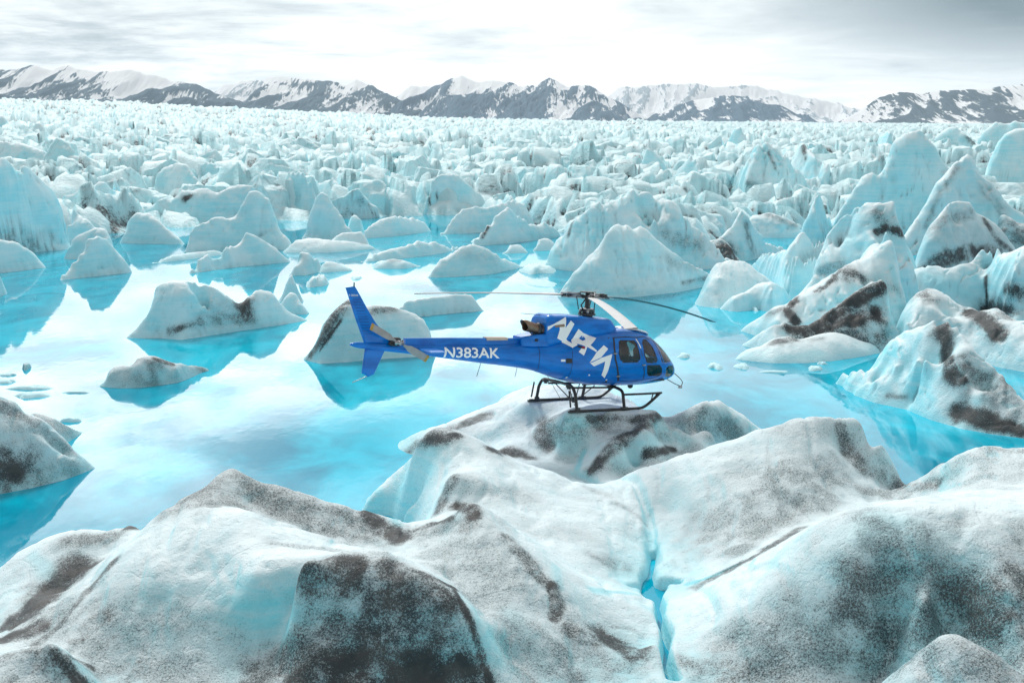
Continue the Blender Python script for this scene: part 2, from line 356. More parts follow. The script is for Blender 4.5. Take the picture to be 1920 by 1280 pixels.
dirt = np.maximum(dirt, .75 * (1 - sstep(e1, 0.02, .14)) * sstep(fbm(q / 20 + 7, 3), -.2, .5))
Fc = gridfaces(nu, nv)
keep = (inn[Fc] > 0.0).any(1)
me = mesh_np('glacier', V, Fc[keep], ICEF, {'dirt': dirt, 'blue': np.zeros(len(V))})
tag(link('glacier', me), kind='structure')
GF = (px, Yg, gz)
def ground_z(p_x, Y):
    i = int(np.clip(np.searchsorted(px, p_x), 1, nu - 1)); j = int(np.clip(np.searchsorted(Yg, Y), 1, nv - 1))
    return float(gz[i, j])
# ------------------------------------------------------------------ helicopter pose (origin: mast axis at skid level, +X nose, +Y port)
YAW, NOSE, ROLL = math.radians(31.0), math.radians(4.6), math.radians(-2.5)
HM = Matrix.Translation((2.07, 35.0, 1.755)) @ Matrix.Rotation(YAW, 4, 'Z') @ Matrix.Rotation(NOSE, 4, 'Y') @ Matrix.Rotation(ROLL, 4, 'X')
# ------------------------------------------------------------------ free-standing bergs
BID = [0]
def dens(pts, step):
    out = []
    for (ax, ay), (bx, by) in zip(pts[:-1], pts[1:]):
        n = max(1, int(round(math.hypot(bx - ax, by - ay) / step)))
        out += [(ax + (bx - ax) * i / n, ay + (by - ay) * i / n) for i in range(n)]
    return out + [pts[-1]]
def build_surface(ctrl, step, c, xr, yr, amp, freq, seed, cut=-0.35, flute=0.0, micro=0.0):
    f = rbf([(a, b) for a, b, _ in ctrl], [z for _, _, z in ctrl], c)
    xs = np.arange(xr[0], xr[1] + step, step); ys = np.arange(yr[0], yr[1] + step, step)
    X, Y = np.meshgrid(xs, ys, indexing='ij'); Q = np.stack([X.ravel(), Y.ravel()], 1)
    Z = np.clip(f(Q), -1.5, None)
    V = np.column_stack([Q, Z]); p = V * freq + seed * 3.7
    k = sstep(Z, -0.3, 0.5)
    dz = fbm(p, 4) * amp; d1 = fbm(p + 31, 3) * amp * 0.8; d2 = fbm(p + 67, 3) * amp * 0.8
    if flute: dz = dz - flute * np.clip(ridged(np.column_stack([Q[:, 0] * freq * 2.2 + fbm(p * .4, 2) * .6, Q[:, 1] * freq * .5, Z * freq * .25]) + seed, 3) - .45, 0, 1) * 1.5 * sstep(Z, 0.1, 1.5)
    V = V + np.column_stack([d1 * k, d2 * k, dz * k])
    cr = ridged(p * 1.7 + 13 + 0.5 * fbm(p, 2)[:, None], 2); V[:, 2] -= np.clip(cr - .82, 0, 1) * amp * 4.0 * k
    if micro: V[:, 2] += micro * fbm(V * freq * 7, 2) * k
    Fc = gridfaces(len(xs), len(ys)); G = V[:, 2].reshape(X.shape)
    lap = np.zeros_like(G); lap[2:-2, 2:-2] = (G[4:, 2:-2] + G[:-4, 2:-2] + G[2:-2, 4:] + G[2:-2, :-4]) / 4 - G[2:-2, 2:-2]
    Fc = Fc[(V[Fc][:, :, 2] > cut).any(1)]
    used = np.zeros(len(V), bool); used[Fc.ravel()] = True; ren = np.cumsum(used) - 1
    return V[used], ren[Fc], (lap.ravel() / step)[used]
def berg(label, top, base, thick=0.55, bulge=0.62, extras=(), dirt=(), blue=(), seed=None, cat='iceberg', name='iceberg', mat=None,
         amp=0.05, back=1.0, crev=0.35, base_z=0.0, flute=0.04, group=None, sharp=2.0, lift=0.0, shore=0.0, gdirt=0.0):
    BID[0] += 1; seed = seed or BID[0]
    bx = [p[0] for p in base]; by = [p[1] for p in base]
    Yb = [(H - base_z) / tang(y) for y in by]
    Yf = lambda p: float(np.interp(p, bx, Yb))
    Ym = Yf((top[0][0] + top[-1][0]) / 2); wpx = top[-1][0] - top[0][0]
    sp = max(5.0, wpx / 26.0); ctrl = []; rd = []
    for p, y in dens(top, sp):
        yf = Yf(p); hp = max(0.0, (H - base_z) - tang(y) * yf); w = thick * hp + 0.25 + shore
        q = atY(p, y, yf + w); z = max(q[2], base_z - 0.15)
        rd.append((p, yf, w, z)); ctrl.append((q[0], q[1], z))
        rr = random.Random(int(p * 7) + seed)
        if z > base_z + 0.4:
            for fr, k in ((0.45, bulge),):
                ctrl.append((q[0] - (q[0] * w * (1 - fr) / (yf + w)), yf + w * fr, base_z + (z - base_z) * k * (1 + rr.uniform(-.12, .12))))
            ctrl.append((q[0], yf + w + w * back * 0.5, base_z + (z - base_z) * (0.62 + rr.uniform(-.1, .1))))
        ctrl.append((q[0], yf + w + w * back + 0.3, base_z - 0.8))
        ctrl.append((q[0], yf + w + w * back + 2.0, base_z - 1.6))
    for p, y in dens(base, sp):
        if top[0][0] - 1 <= p <= top[-1][0] + 1:
            q = atZ(p, y, base_z); ctrl.append((q[0], q[1], base_z - 0.02)); ctrl.append((q[0] * (q[1] - 0.8) / q[1], q[1] - 0.8, base_z - 1.0))
    for ex in extras:
        q = atY(ex[0], ex[1], Yf(ex[0]) + ex[2]); ctrl.append(q)
    a, b_ = atY(top[0][0], top[0][1], rd[0][1]), atY(top[-1][0], top[-1][1], rd[-1][1])
    ctrl.append((a[0] - 1.0, rd[0][1] + .3, base_z - 1.2)); ctrl.append((b_[0] + 1.0, rd[-1][1] + .3, base_z - 1.2))
    # drop near-coincident controls
    cc = []
    for q in ctrl:
        if all((q[0] - r[0]) ** 2 + (q[1] - r[1]) ** 2 > (0.004 * Ym) ** 2 for r in cc): cc.append(q)
    hmax = max(z for *_, z in rd)
    step = max(0.045, Ym / F * 2.4)
    wm = max(r[2] for r in rd)
    xs = [q[0] for q in cc]
    xr = (min(xs) + .2, max(xs) - .2); yr = (min(Yb) - 0.7, max(r[1] + r[2] * (1 + back) for r in rd) + 0.4)
    n = (xr[1] - xr[0]) * (yr[1] - yr[0]) / step ** 2
    if n > 60000: step *= math.sqrt(n / 60000)
    V, Fc, lap = build_surface(cc, step, Ym / F * sp * 0.35 / sharp, xr, yr, amp * max(0.5, min(hmax, 7)), 0.9 / max(0.8, hmax ** .6), seed, cut=base_z - 0.45, flute=flute * hmax)
    if Ym < 75 and top[0][0] > 1300: dirt = [(p_, r_ * 1.15, min(1.0, s_ * 1.2)) for p_, r_, s_ in dirt]
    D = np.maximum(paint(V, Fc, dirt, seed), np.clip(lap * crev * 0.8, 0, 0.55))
    if gdirt: D = np.maximum(D, gdirt * sstep(fbm(V * 0.6 + seed, 3), -0.5, 0.5))
    B = np.clip(paint(V, Fc, blue, seed + 5), 0, 1)
    me = mesh_np(name, V, Fc, mat or ICEM, {'dirt': D, 'blue': B})
    o = link(name, me); tag(o, label, cat, group); return o

SB = 'ice seracs along the far side of the lake'
B = berg
# --- left side, far to near
B('tall blue pyramid of ice near the left edge under the horizon', [(28, 285), (45, 262), (60, 233), (78, 233), (92, 252), (108, 275), (114, 286)], [(28, 292), (114, 292)])
B('narrow blue ice tooth cut by the left edge below the skyline', [(-30, 262), (-12, 232), (8, 212), (14, 226), (22, 248), (30, 270)], [(-30, 285), (30, 285)])
B('small leaning ice block right of the tall blue pyramid', [(96, 262), (104, 240), (118, 236), (140, 246), (155, 262), (162, 285)], [(96, 290), (162, 292)])
B('low smooth ice slab behind the large banded wall on the left', [(-40, 270), (0, 264), (45, 268), (75, 280), (98, 292), (106, 305), (100, 330)], [(-40, 345), (100, 345)])
B('blunt ice cone left of the dirty notch', [(132, 300), (140, 278), (160, 262), (185, 262), (205, 285), (218, 300)], [(132, 308), (218, 312)])
B('rounded pale ice hump with a grey crack on its right', [(170, 292), (195, 268), (215, 268), (245, 280), (268, 300), (276, 320)], [(170, 310), (276, 325)], dirt=[([(240, 300), (266, 312)], 8, .7)])
B('flat topped ice block with a black dirt seam along its foot', [(90, 338), (98, 312), (110, 298), (135, 291), (150, 293), (215, 302), (226, 316), (230, 338)], [(90, 345), (230, 348)], dirt=[([(122, 348), (150, 352), (180, 345), (222, 334)], 6, .9)])
B('small pointed ice block above the flat topped block', [(210, 262), (222, 246), (240, 248), (262, 262), (280, 282)], [(210, 292), (280, 295)])
B('grey smeared ice slab under the flat topped block', [(104, 425), (112, 372), (165, 352), (190, 341), (222, 333), (240, 350), (262, 378), (292, 392)], [(104, 424), (200, 428), (292, 410)], dirt=[([(175, 388), (215, 400)], 16, .35), ([(170, 410), (200, 415)], 8, .7)])
B('squat ice block standing behind the grey smeared slab', [(280, 372), (292, 332), (307, 312), (330, 307), (350, 309), (366, 325), (378, 350), (386, 372)], [(280, 385), (386, 388)])
B('tent shaped ice block right of the squat one', [(362, 352), (368, 318), (380, 305), (396, 303), (412, 312), (424, 330), (430, 352)], [(362, 362), (430, 366)])
B('low rounded ice head in the second row left of centre', [(316, 302), (328, 282), (345, 275), (362, 285), (374, 302), (380, 318)], [(316, 322), (380, 326)])
B('sloping ice wedge beside the low rounded head', [(408, 315), (418, 292), (438, 277), (462, 288), (478, 312)], [(408, 332), (478, 335)])
B('pale ice ledge crossed by a long dirty crease', [(288, 408), (310, 385), (340, 358), (380, 352), (412, 360), (440, 345), (475, 350), (482, 375)], [(288, 420), (482, 418)], dirt=[([(345, 375), (358, 367)], 5, .9), ([(305, 420), (325, 430)], 7, .7)])
B('ice block with a grey hollow in front of the dirty crease', [(390, 408), (402, 375), (425, 365), (450, 362), (446, 385), (440, 410)], [(390, 416), (440, 416)], dirt=[([(412, 372), (414, 398)], 6, .6)])
B('steep pale wedge of ice below the grey smeared slab', [(226, 452), (236, 425), (246, 404), (262, 397), (282, 399), (300, 415), (322, 436), (345, 450)], [(226, 456), (345, 458)], blue=[([(260, 448), (330, 455)], 9, .7)])
B('broad blue wall of ice with a pointed top left of the spire', [(345, 474), (352, 447), (365, 427), (395, 409), (440, 404), (455, 378), (468, 360), (482, 358), (500, 366), (514, 395), (530, 430), (545, 452)], [(345, 474), (440, 470), (545, 468)], blue=[([(440, 440), (520, 460)], 14, .6)], thick=.4)
B('big blue wall of ice with dark horizontal bands at the left edge', [(-90, 350), (-40, 322), (0, 314), (20, 313), (45, 322), (80, 340), (97, 355), (106, 378), (116, 405), (118, 440), (112, 474)], [(-90, 500), (0, 484), (60, 474), (118, 468)], blue=[([(0, 350), (90, 380)], 26, .45), ([(10, 430), (90, 440)], 26, .45), ([(116, 420), (115, 455)], 5, .9)], flute=.01, dirt=[([(40, 462), (100, 480)], 7, .4)], thick=.38, bulge=.72)
B('pale ice shard standing right of the big banded wall', [(118, 450), (122, 405), (130, 384), (142, 398), (165, 412), (176, 425), (196, 440), (205, 452)], [(118, 458), (205, 458)], dirt=[([(172, 412), (200, 418)], 9, .8)])
B('low wide ice hump with a blue hollow behind the notched berg', [(120, 484), (128, 456), (150, 438), (178, 428), (196, 425), (206, 445), (216, 484)], [(120, 486), (216, 486)], blue=[([(125, 468), (148, 462)], 9, .9)])
B('notched pale blue berg mirrored in the lake at the left', [(98, 527), (125, 508), (136, 488), (146, 480), (148, 456), (160, 450), (168, 448), (178, 441), (200, 450), (222, 475), (240, 500), (250, 511)], [(98, 527), (180, 518), (252, 510)], thick=.45, blue=[([(180, 500), (220, 500)], 12, .6)])
B('rounded pale blue berg cut by the left edge above the lake', [(-60, 470), (0, 450), (28, 452), (45, 462), (62, 472), (80, 490), (87, 502)], [(-60, 520), (0, 512), (87, 502)], thick=.45)
B('small pale ice block at the left edge below the rounded berg', [(-50, 530), (-10, 512), (2, 504), (12, 498), (45, 521), (36, 538), (26, 548)], [(-50, 562), (0, 555), (45, 536)], thick=.4)
B('pointed pale blue berg with a straight waterline left of centre', [(340, 515), (358, 497), (388, 477), (398, 484), (422, 464), (438, 456), (450, 440), (460, 437), (478, 442), (505, 455), (530, 478), (548, 491)], [(340, 515), (440, 501), (548, 491)], thick=.45, blue=[([(405, 490), (425, 480)], 10, .7)])
B('pale floe lying in front of the broad blue wall', [(285, 492), (320, 480), (360, 472), (400, 468), (420, 474)], [(285, 494), (360, 486), (420, 478)], thick=1.2, dirt=[([(350, 474), (400, 470)], 7, .3)])
# --- centre
B('thin blue spire of ice left of the centre', [(566, 445), (580, 408), (592, 372), (600, 357), (610, 358), (622, 380), (642, 402), (658, 425), (676, 448)], [(566, 448), (676, 450)], thick=.35, blue=[([(600, 410), (612, 440)], 16, .7)])
B('upright flat topped slab of pale ice behind the thin spire', [(505, 398), (512, 350), (532, 335), (535, 321), (570, 320), (578, 335), (588, 345), (596, 370), (600, 400)], [(505, 405), (600, 412)], thick=.3)
B('dome of pale ice split by two thin cracks right of centre', [(796, 392), (806, 342), (820, 329), (834, 324), (855, 326), (872, 340), (892, 355), (908, 365), (918, 388)], [(796, 402), (918, 398)], thick=.3, dirt=[([(805, 350), (806, 392)], 2.5, .9), ([(818, 360), (824, 402)], 2, .8)])
B('low pale dome just left of the cracked dome', [(700, 365), (715, 348), (735, 333), (750, 334), (768, 352), (790, 368), (796, 385)], [(700, 392), (796, 394)], thick=.4)
B('ice block with grey seams between the spire and the domes', [(596, 345), (612, 338), (622, 328), (640, 345), (660, 372), (672, 392)], [(596, 398), (672, 405)], dirt=[([(632, 350), (642, 385)], 4, .8), ([(618, 340), (630, 372)], 3, .6)])
B('round grey shouldered block right of the thin spire', [(642, 440), (652, 412), (668, 404), (678, 415), (682, 438)], [(642, 446), (682, 446)])
B('low pale ice bank behind the open blue lead', [(672, 445), (690, 425), (705, 412), (740, 404), (770, 406), (795, 415), (808, 432)], [(672, 448), (740, 443), (808, 434)], thick=.7)
B('stepped pale ice ledge at the foot of the thin spire', [(596, 468), (615, 450), (640, 436), (678, 434), (690, 452), (698, 466)], [(596, 470), (698, 467)], thick=.6)
B('long low pale floe below the thin spire', [(532, 470), (552, 452), (580, 446), (620, 450), (655, 452), (690, 458), (705, 466)], [(532, 474), (620, 474), (705, 467)], thick=1.2)
B('spiky little pale berg between blue leads at centre', [(676, 490), (700, 476), (740, 462), (760, 462), (776, 447), (790, 452), (808, 450), (830, 457), (862, 464)], [(676, 492), (770, 483), (830, 475), (862, 468)], thick=.7)
B('tiny flat berg with a pink brown top at centre', [(698, 503), (718, 490), (735, 485), (760, 488), (782, 497), (795, 500)], [(698, 504), (760, 504), (795, 499)], thick=.9, dirt=[([(725, 488), (750, 488)], 5, .5)])
B('smooth egg shaped ice knob in the lake left of centre', [(543, 514), (550, 492), (556, 478), (570, 472), (588, 475), (597, 488), (602, 505)], [(543, 517), (575, 516), (602, 509)], thick=.7, dirt=[([(575, 480), (590, 490)], 14, .25)], blue=[([(592, 495), (592, 512)], 5, .9)])
B('flat tail of ice right of the egg shaped knob', [(598, 505), (606, 492), (625, 490), (648, 499), (664, 507)], [(598, 511), (664, 508)], thick=1.1)
B('wide sloping berg with a peaked top behind the rotor', [(798, 521), (812, 505), (818, 490), (840, 478), (868, 462), (886, 457), (905, 462), (930, 476), (955, 486), (975, 494), (990, 499)], [(798, 521), (850, 519), (920, 514), (990, 500)], thick=.6, dirt=[([(870, 478), (930, 490)], 10, .25)])
B('pale rounded berg below the blue lead right of centre', [(826, 436), (845, 412), (866, 392), (890, 386), (915, 388), (940, 378), (962, 372), (985, 385), (995, 405)], [(826, 440), (900, 436), (995, 428)], thick=.5)
B('pale ice bank in front of the rocky rubble right of centre', [(880, 458), (905, 432), (928, 404), (950, 388), (985, 410), (1010, 412), (1040, 425), (1052, 440)], [(880, 462), (960, 456), (1052, 444)], thick=.5, dirt=[([(915, 425), (905, 445)], 3, .8)])
B('small rounded floe right of centre near the pale bank', [(942, 474), (950, 462), (964, 457), (978, 460), (990, 472)], [(942, 476), (990, 474)], thick=.9)
B('block shaped floe at the foot of the ribbed ice mountain', [(1000, 468), (1004, 452), (1018, 447), (1034, 448), (1042, 458), (1042, 468)], [(1000, 471), (1042, 469)], thick=.8)
B('pale low berg under the left rotor blade', [(742, 590), (752, 570), (775, 561), (805, 557), (845, 553), (878, 551), (890, 556), (896, 572), (908, 583)], [(742, 600), (800, 592), (860, 586), (908, 583)], thick=.35, amp=.03, bulge=.8)
# --- lake bergs on the left
B('white triangular shard with a small grey face right of the two humped berg', [(520, 585), (530, 562), (544, 548), (556, 552), (566, 570), (582, 589)], [(520, 590), (582, 589)], thick=.5)
B('tall pale fin standing behind the two humped berg', [(524, 560), (532, 535), (542, 514), (548, 514), (556, 535), (568, 562)], [(524, 566), (568, 566)], thick=.3)
B('large two humped white berg with a sooty grey stain', [(236, 634), (258, 610), (276, 588), (284, 566), (290, 544), (302, 532), (322, 526), (368, 530), (398, 540), (426, 556), (446, 568), (462, 558), (476, 546), (488, 541), (506, 546), (522, 562), (545, 582), (576, 601)], [(236, 634), (300, 634), (340, 637), (400, 628), (450, 620), (520, 610), (576, 601)], thick=.45, bulge=.7, flute=.02,
  dirt=[([(458, 570), (462, 592)], 14, .95), ([(380, 600), (470, 600)], 13, .55), ([(318, 621), (345, 612), (380, 602)], 6, .75), ([(400, 575), (450, 580)], 18, .35)], extras=[(450, 596, 1.0), (380, 612, 0.9)])
B('small flat grey berg floating left of the helicopter tail', [(186, 724), (200, 712), (206, 694), (218, 685), (250, 682), (258, 672), (272, 668), (296, 669), (312, 678), (330, 682), (352, 679), (370, 684), (389, 693)], [(186, 725), (230, 728), (270, 726), (330, 718), (389, 695)], thick=.6, bulge=.75, gdirt=.6, mat=ICE,
  dirt=[([(205, 700), (270, 715), (340, 700)], 22, .42), ([(290, 672), (322, 682)], 7, .85), ([(260, 676), (285, 682)], 12, .6)])
B('grey ribbed dome berg standing behind the helicopter tail', [(568, 674), (588, 648), (604, 612), (622, 588), (640, 572), (652, 560), (664, 568), (680, 576), (700, 572), (728, 573), (752, 578), (778, 588), (796, 602), (806, 622), (810, 650), (812, 668)], [(568, 674), (600, 682), (650, 679), (700, 674), (760, 670), (812, 668)], thick=.5, bulge=.72, flute=0, amp=.03,
  dirt=[([(648, 568), (620, 605), (585, 662)], 12, .75), ([(678, 588), (705, 582), (735, 578)], 11, .6), ([(620, 640), (680, 650)], 34, .28), ([(640, 600), (600, 655)], 3, .9)], extras=[(640, 606, 1.3), (700, 594, 1.6), (760, 600, 1.5), (610, 645, .6)])
B('dark grit covered hump rising from the lake at the left edge', [(-150, 740), (-60, 715), (0, 742), (30, 752), (48, 770), (80, 790), (110, 820), (140, 848), (160, 862), (180, 878)], [(-150, 960), (0, 926), (60, 915), (120, 900), (180, 878)], thick=.55, mat=ICE, flute=0, bulge=.66, shore=.15, gdirt=.45,
  dirt=[([(0, 760), (60, 790)], 20, .62), ([(0, 870), (30, 880)], 26, 1.0), ([(20, 850), (60, 890)], 30, .6), ([(0, 910), (80, 890), (150, 872)], 26, .5), ([(60, 800), (150, 850)], 18, .5), ([(20, 820), (100, 830)], 18, .35)], extras=[(60, 822, 1.6), (30, 800, 2.2), (110, 858, .9)])
B('low grey wing of ice behind the dark hump at the left edge', [(40, 775), (62, 772), (95, 783), (130, 800), (155, 811)], [(40, 835), (100, 838), (130, 828), (155, 812)], thick=.7, mat=ICE, dirt=[([(60, 782), (140, 812)], 20, .5)])
# --- right side, far to near
B('jagged ice crest on the skyline at the right edge', [(1822, 280), (1836, 255), (1852, 240), (1868, 228), (1888, 230), (1905, 226), (1925, 228), (1990, 235), (2040, 250)], [(1822, 296), (2040, 300)], thick=.45)
B('rounded white ice peak on the skyline left of the jagged crest', [(1738, 282), (1750, 262), (1766, 246), (1780, 238), (1796, 240), (1808, 252), (1826, 262), (1840, 280)], [(1738, 300), (1840, 302)], dirt=[([(1815, 258), (1835, 275)], 6, .6)])
B('lone white spire poking above the far ice right of centre', [(1338, 295), (1352, 280), (1366, 262), (1374, 244), (1381, 236), (1390, 240), (1398, 255), (1412, 270), (1425, 285)], [(1338, 302), (1425, 304)], thick=.4)
B('long flat white slab of ice below the skyline on the right', [(1590, 300), (1606, 270), (1640, 256), (1665, 247), (1680, 254), (1686, 278), (1690, 300)], [(1590, 305), (1690, 312)], thick=.5)
B('small white ledge left of the long flat slab', [(1545, 275), (1552, 262), (1570, 252), (1585, 256), (1600, 270)], [(1545, 284), (1600, 286)])
B('twin pointed pale pyramid of ice in the middle distance', [(1150, 352), (1166, 334), (1186, 318), (1200, 306), (1206, 288), (1214, 273), (1222, 280), (1232, 292), (1244, 300), (1262, 328)], [(1150, 358), (1262, 358)], thick=.35)
B('small round ice knob left of the twin pointed pyramid', [(1150, 300), (1156, 288), (1166, 284), (1176, 292), (1180, 308)], [(1150, 318), (1180, 318)])
B('pale ice hump with a dark rubble apron right of centre', [(984, 378), (992, 356), (1012, 348), (1024, 344), (1042, 350), (1056, 364), (1078, 382), (1088, 396)], [(984, 400), (1030, 410), (1088, 400)], thick=.4, dirt=[([(988, 378), (992, 402)], 3, .8), ([(1060, 345), (1085, 385)], 10, .6)])
B('leaning pale tooth of ice left of the rubble hump', [(958, 380), (972, 352), (985, 325), (998, 311), (1008, 318), (1012, 338), (1016, 352)], [(958, 388), (1016, 372)], thick=.35)
B('narrow leaning block right of the leaning tooth', [(1034, 332), (1040, 312), (1050, 300), (1062, 302), (1072, 318), (1074, 334)], [(1034, 342), (1074, 342)])
B('cube shaped block of ice beside the tall split block', [(1220, 366), (1224, 346), (1236, 332), (1254, 328), (1262, 338), (1268, 360)], [(1220, 372), (1268, 374)], thick=.3, bulge=.85)
B('tall smooth block split from its neighbour by a dark gap', [(1258, 366), (1262, 330), (1276, 312), (1288, 294), (1296, 292), (1308, 302), (1318, 318), (1330, 340), (1334, 372)], [(1258, 372), (1334, 378)], thick=.35, dirt=[([(1335, 330), (1338, 370)], 5, .6)])
B('broad white ice peak with folded ribs right of centre', [(1338, 372), (1342, 328), (1362, 322), (1385, 320), (1396, 305), (1412, 282), (1424, 270), (1440, 266), (1455, 272), (1468, 290), (1484, 302), (1500, 318), (1520, 345), (1540, 362), (1560, 385)], [(1338, 384), (1400, 402), (1460, 402), (1560, 392)], thick=.55, flute=.12,
  dirt=[([(1400, 345), (1425, 355)], 9, .6), ([(1440, 285), (1455, 315)], 3, .7), ([(1385, 392), (1450, 400), (1520, 385)], 9, .7), ([(1375, 330), (1378, 360)], 4, .5)], blue=[([(1345, 345), (1345, 375)], 5, .7)])
B('ribbed white shoulder of ice running right from the broad peak', [(1486, 300), (1500, 268), (1518, 282), (1540, 305), (1575, 318), (1612, 330), (1620, 350)], [(1486, 385), (1560, 392), (1620, 372)], thick=.7, flute=.12, dirt=[([(1505, 275), (1512, 300)], 4, .8), ([(1560, 345), (1600, 352)], 8, .5)])
B('rubble covered ice mound between the white slabs on the right', [(1560, 318), (1585, 290), (1610, 300), (1640, 290), (1660, 305), (1668, 330)], [(1560, 345), (1668, 350)], thick=.9, amp=.12, dirt=[([(1590, 300), (1650, 310)], 16, .5)])
B('huge smooth ice tower with a flat rounded top on the right', [(1552, 440), (1566, 405), (1590, 370), (1610, 338), (1626, 320), (1645, 322), (1662, 300), (1672, 272), (1686, 257), (1706, 249), (1730, 247), (1742, 256), (1752, 280), (1760, 298), (1790, 320), (1812, 370), (1820, 430)], [(1552, 452), (1680, 452), (1820, 450)], thick=.35, bulge=.7, flute=.03, blue=[([(1690, 280), (1722, 300)], 16, .5), ([(1640, 330), (1634, 355)], 4, .8)])
B('far slab of pale ice cut by the right edge', [(1834, 378), (1846, 330), (1852, 300), (1868, 270), (1882, 254), (1900, 250), (1925, 252), (1990, 262), (2040, 300)], [(1834, 402), (2040, 408)], thick=.3, bulge=.75, flute=.02)
B('great pyramid of ice with a rounded rib down its left side', [(1684, 462), (1700, 430), (1722, 398), (1748, 358), (1772, 325), (1790, 302), (1812, 287), (1824, 290), (1834, 312), (1852, 335), (1868, 352), (1884, 376), (1902, 392), (1925, 405), (1960, 430)], [(1684, 478), (1780, 478), (1960, 470)], thick=.5, flute=.03,
  extras=[(1800, 305, 3.6), (1770, 345, 3.0), (1740, 392, 2.2), (1760, 372, 3.2), (1815, 340, 2.3)], dirt=[([(1795, 312), (1760, 368), (1735, 425)], 4, .5), ([(1850, 360), (1880, 400)], 16, .45)], blue=[([(1805, 330), (1800, 350)], 14, .5)])
B('brown grey boulder of ice at the right edge under the pyramid', [(1868, 440), (1880, 400), (1905, 412), (1925, 420), (1990, 420), (2030, 460)], [(1868, 482), (2030, 485)], thick=.6, dirt=[([(1880, 430), (1920, 445)], 26, .65)])
B('white jagged rubble of ice behind the small pools on the right', [(1395, 445), (1400, 412), (1425, 398), (1450, 400), (1478, 412), (1500, 425), (1512, 440)], [(1395, 446), (1512, 446)], thick=.9, amp=.1, dirt=[([(1440, 402), (1490, 422)], 7, .5)])
B('slim white spire with a blue undercut foot beside the small pools', [(1496, 452), (1503, 425), (1516, 402), (1528, 375), (1534, 360), (1540, 366), (1546, 388), (1554, 402), (1562, 418), (1572, 425)], [(1496, 457), (1530, 460), (1572, 446)], thick=.4, blue=[([(1510, 446), (1565, 440)], 7, .9)])
B('crouched white ice ridge with brown flanks left of the small pools', [(1330, 470), (1352, 440), (1370, 425), (1382, 405), (1393, 396), (1402, 408), (1412, 425), (1430, 440), (1452, 452), (1470, 462)], [(1330, 492), (1400, 490), (1470, 470)], thick=.5, dirt=[([(1400, 425), (1410, 465)], 12, .6), ([(1340, 468), (1365, 475)], 18, .85)], blue=[([(1388, 455), (1390, 470)], 6, .8)])
B('pile of dark brown silt and ice between the white ridges', [(1300, 470), (1325, 452), (1350, 446), (1368, 460), (1376, 478)], [(1300, 496), (1376, 498)], thick=1.0, amp=.1, dirt=[([(1310, 470), (1370, 475)], 24, .95)])
B('wide ribbed ice mountain behind the blue faced peak', [(1018, 498), (1034, 470), (1048, 444), (1062, 432), (1076, 408), (1088, 398), (1102, 384), (1122, 378), (1150, 366), (1186, 358), (1214, 362), (1240, 362), (1262, 374), (1284, 398), (1302, 420), (1330, 446), (1350, 470), (1372, 486)], [(1018, 502), (1100, 512), (1250, 512), (1372, 500)], thick=.55, flute=.13,
  extras=[(1140, 392, 3.4), (1210, 398, 3.2), (1250, 404, 2.8), (1215, 430, 2.4), (1160, 410, 3.2)], dirt=[([(1076, 402), (1066, 440)], 5, .7), ([(1210, 400), (1260, 410)], 8, .3), ([(1250, 440), (1310, 460)], 16, .5)], blue=[([(1110, 400), (1105, 430)], 8, .5)])
B('smooth glossy blue faced peak of ice behind the rotor head', [(1044, 556), (1058, 534), (1076, 512), (1092, 496), (1106, 474), (1122, 462), (1134, 440), (1146, 424), (1160, 418), (1178, 420), (1192, 428), (1204, 421), (1216, 430), (1236, 452), (1262, 474), (1292, 488), (1318, 500), (1336, 514), (1340, 530)], [(1044, 557), (1120, 562), (1200, 556), (1270, 548), (1340, 534)], thick=.6, bulge=.58, flute=.05, amp=.035,
  extras=[(1140, 470, 2.4), (1204, 440, 3.0), (1230, 490, 2.0), (1300, 520, .8)], blue=[([(1150, 455), (1155, 490)], 22, .55), ([(1210, 470), (1225, 505)], 16, .55), ([(1240, 470), (1255, 500)], 10, .35)], dirt=[([(1255, 490), (1300, 500)], 12, .4), ([(1280, 530), (1330, 520)], 4, .6)])
B('pale flat ice shelf right of the blue faced peak', [(1318, 545), (1326, 512), (1345, 492), (1378, 488), (1405, 492), (1425, 512), (1450, 530), (1470, 545)], [(1300, 572), (1345, 578), (1400, 572), (1470, 562)], thick=1.1, bulge=.7, amp=.04)
B('rounded white ice lobe with a blue waterline notch on the right', [(1348, 580), (1372, 556), (1400, 545), (1425, 530), (1448, 528), (1468, 538), (1480, 552), (1486, 566)], [(1340, 578), (1380, 585), (1420, 580), (1450, 588), (1486, 572)], thick=.8, bulge=.8, amp=.04, blue=[([(1410, 575), (1425, 568)], 8, .8), ([(1450, 580), (1478, 572)], 6, .7)])
B('white shelf of ice leading up to the horn shaped peak', [(1400, 500), (1430, 480), (1470, 470), (1500, 460), (1535, 452), (1552, 460), (1556, 500), (1540, 560), (1490, 590)], [(1400, 520), (1440, 540), (1490, 575), (1556, 560)], thick=1.3, bulge=.8, amp=.05, blue=[([(1425, 500), (1470, 530), (1488, 560)], 7, .8)], dirt=[([(1500, 490), (1540, 470)], 10, .35)])
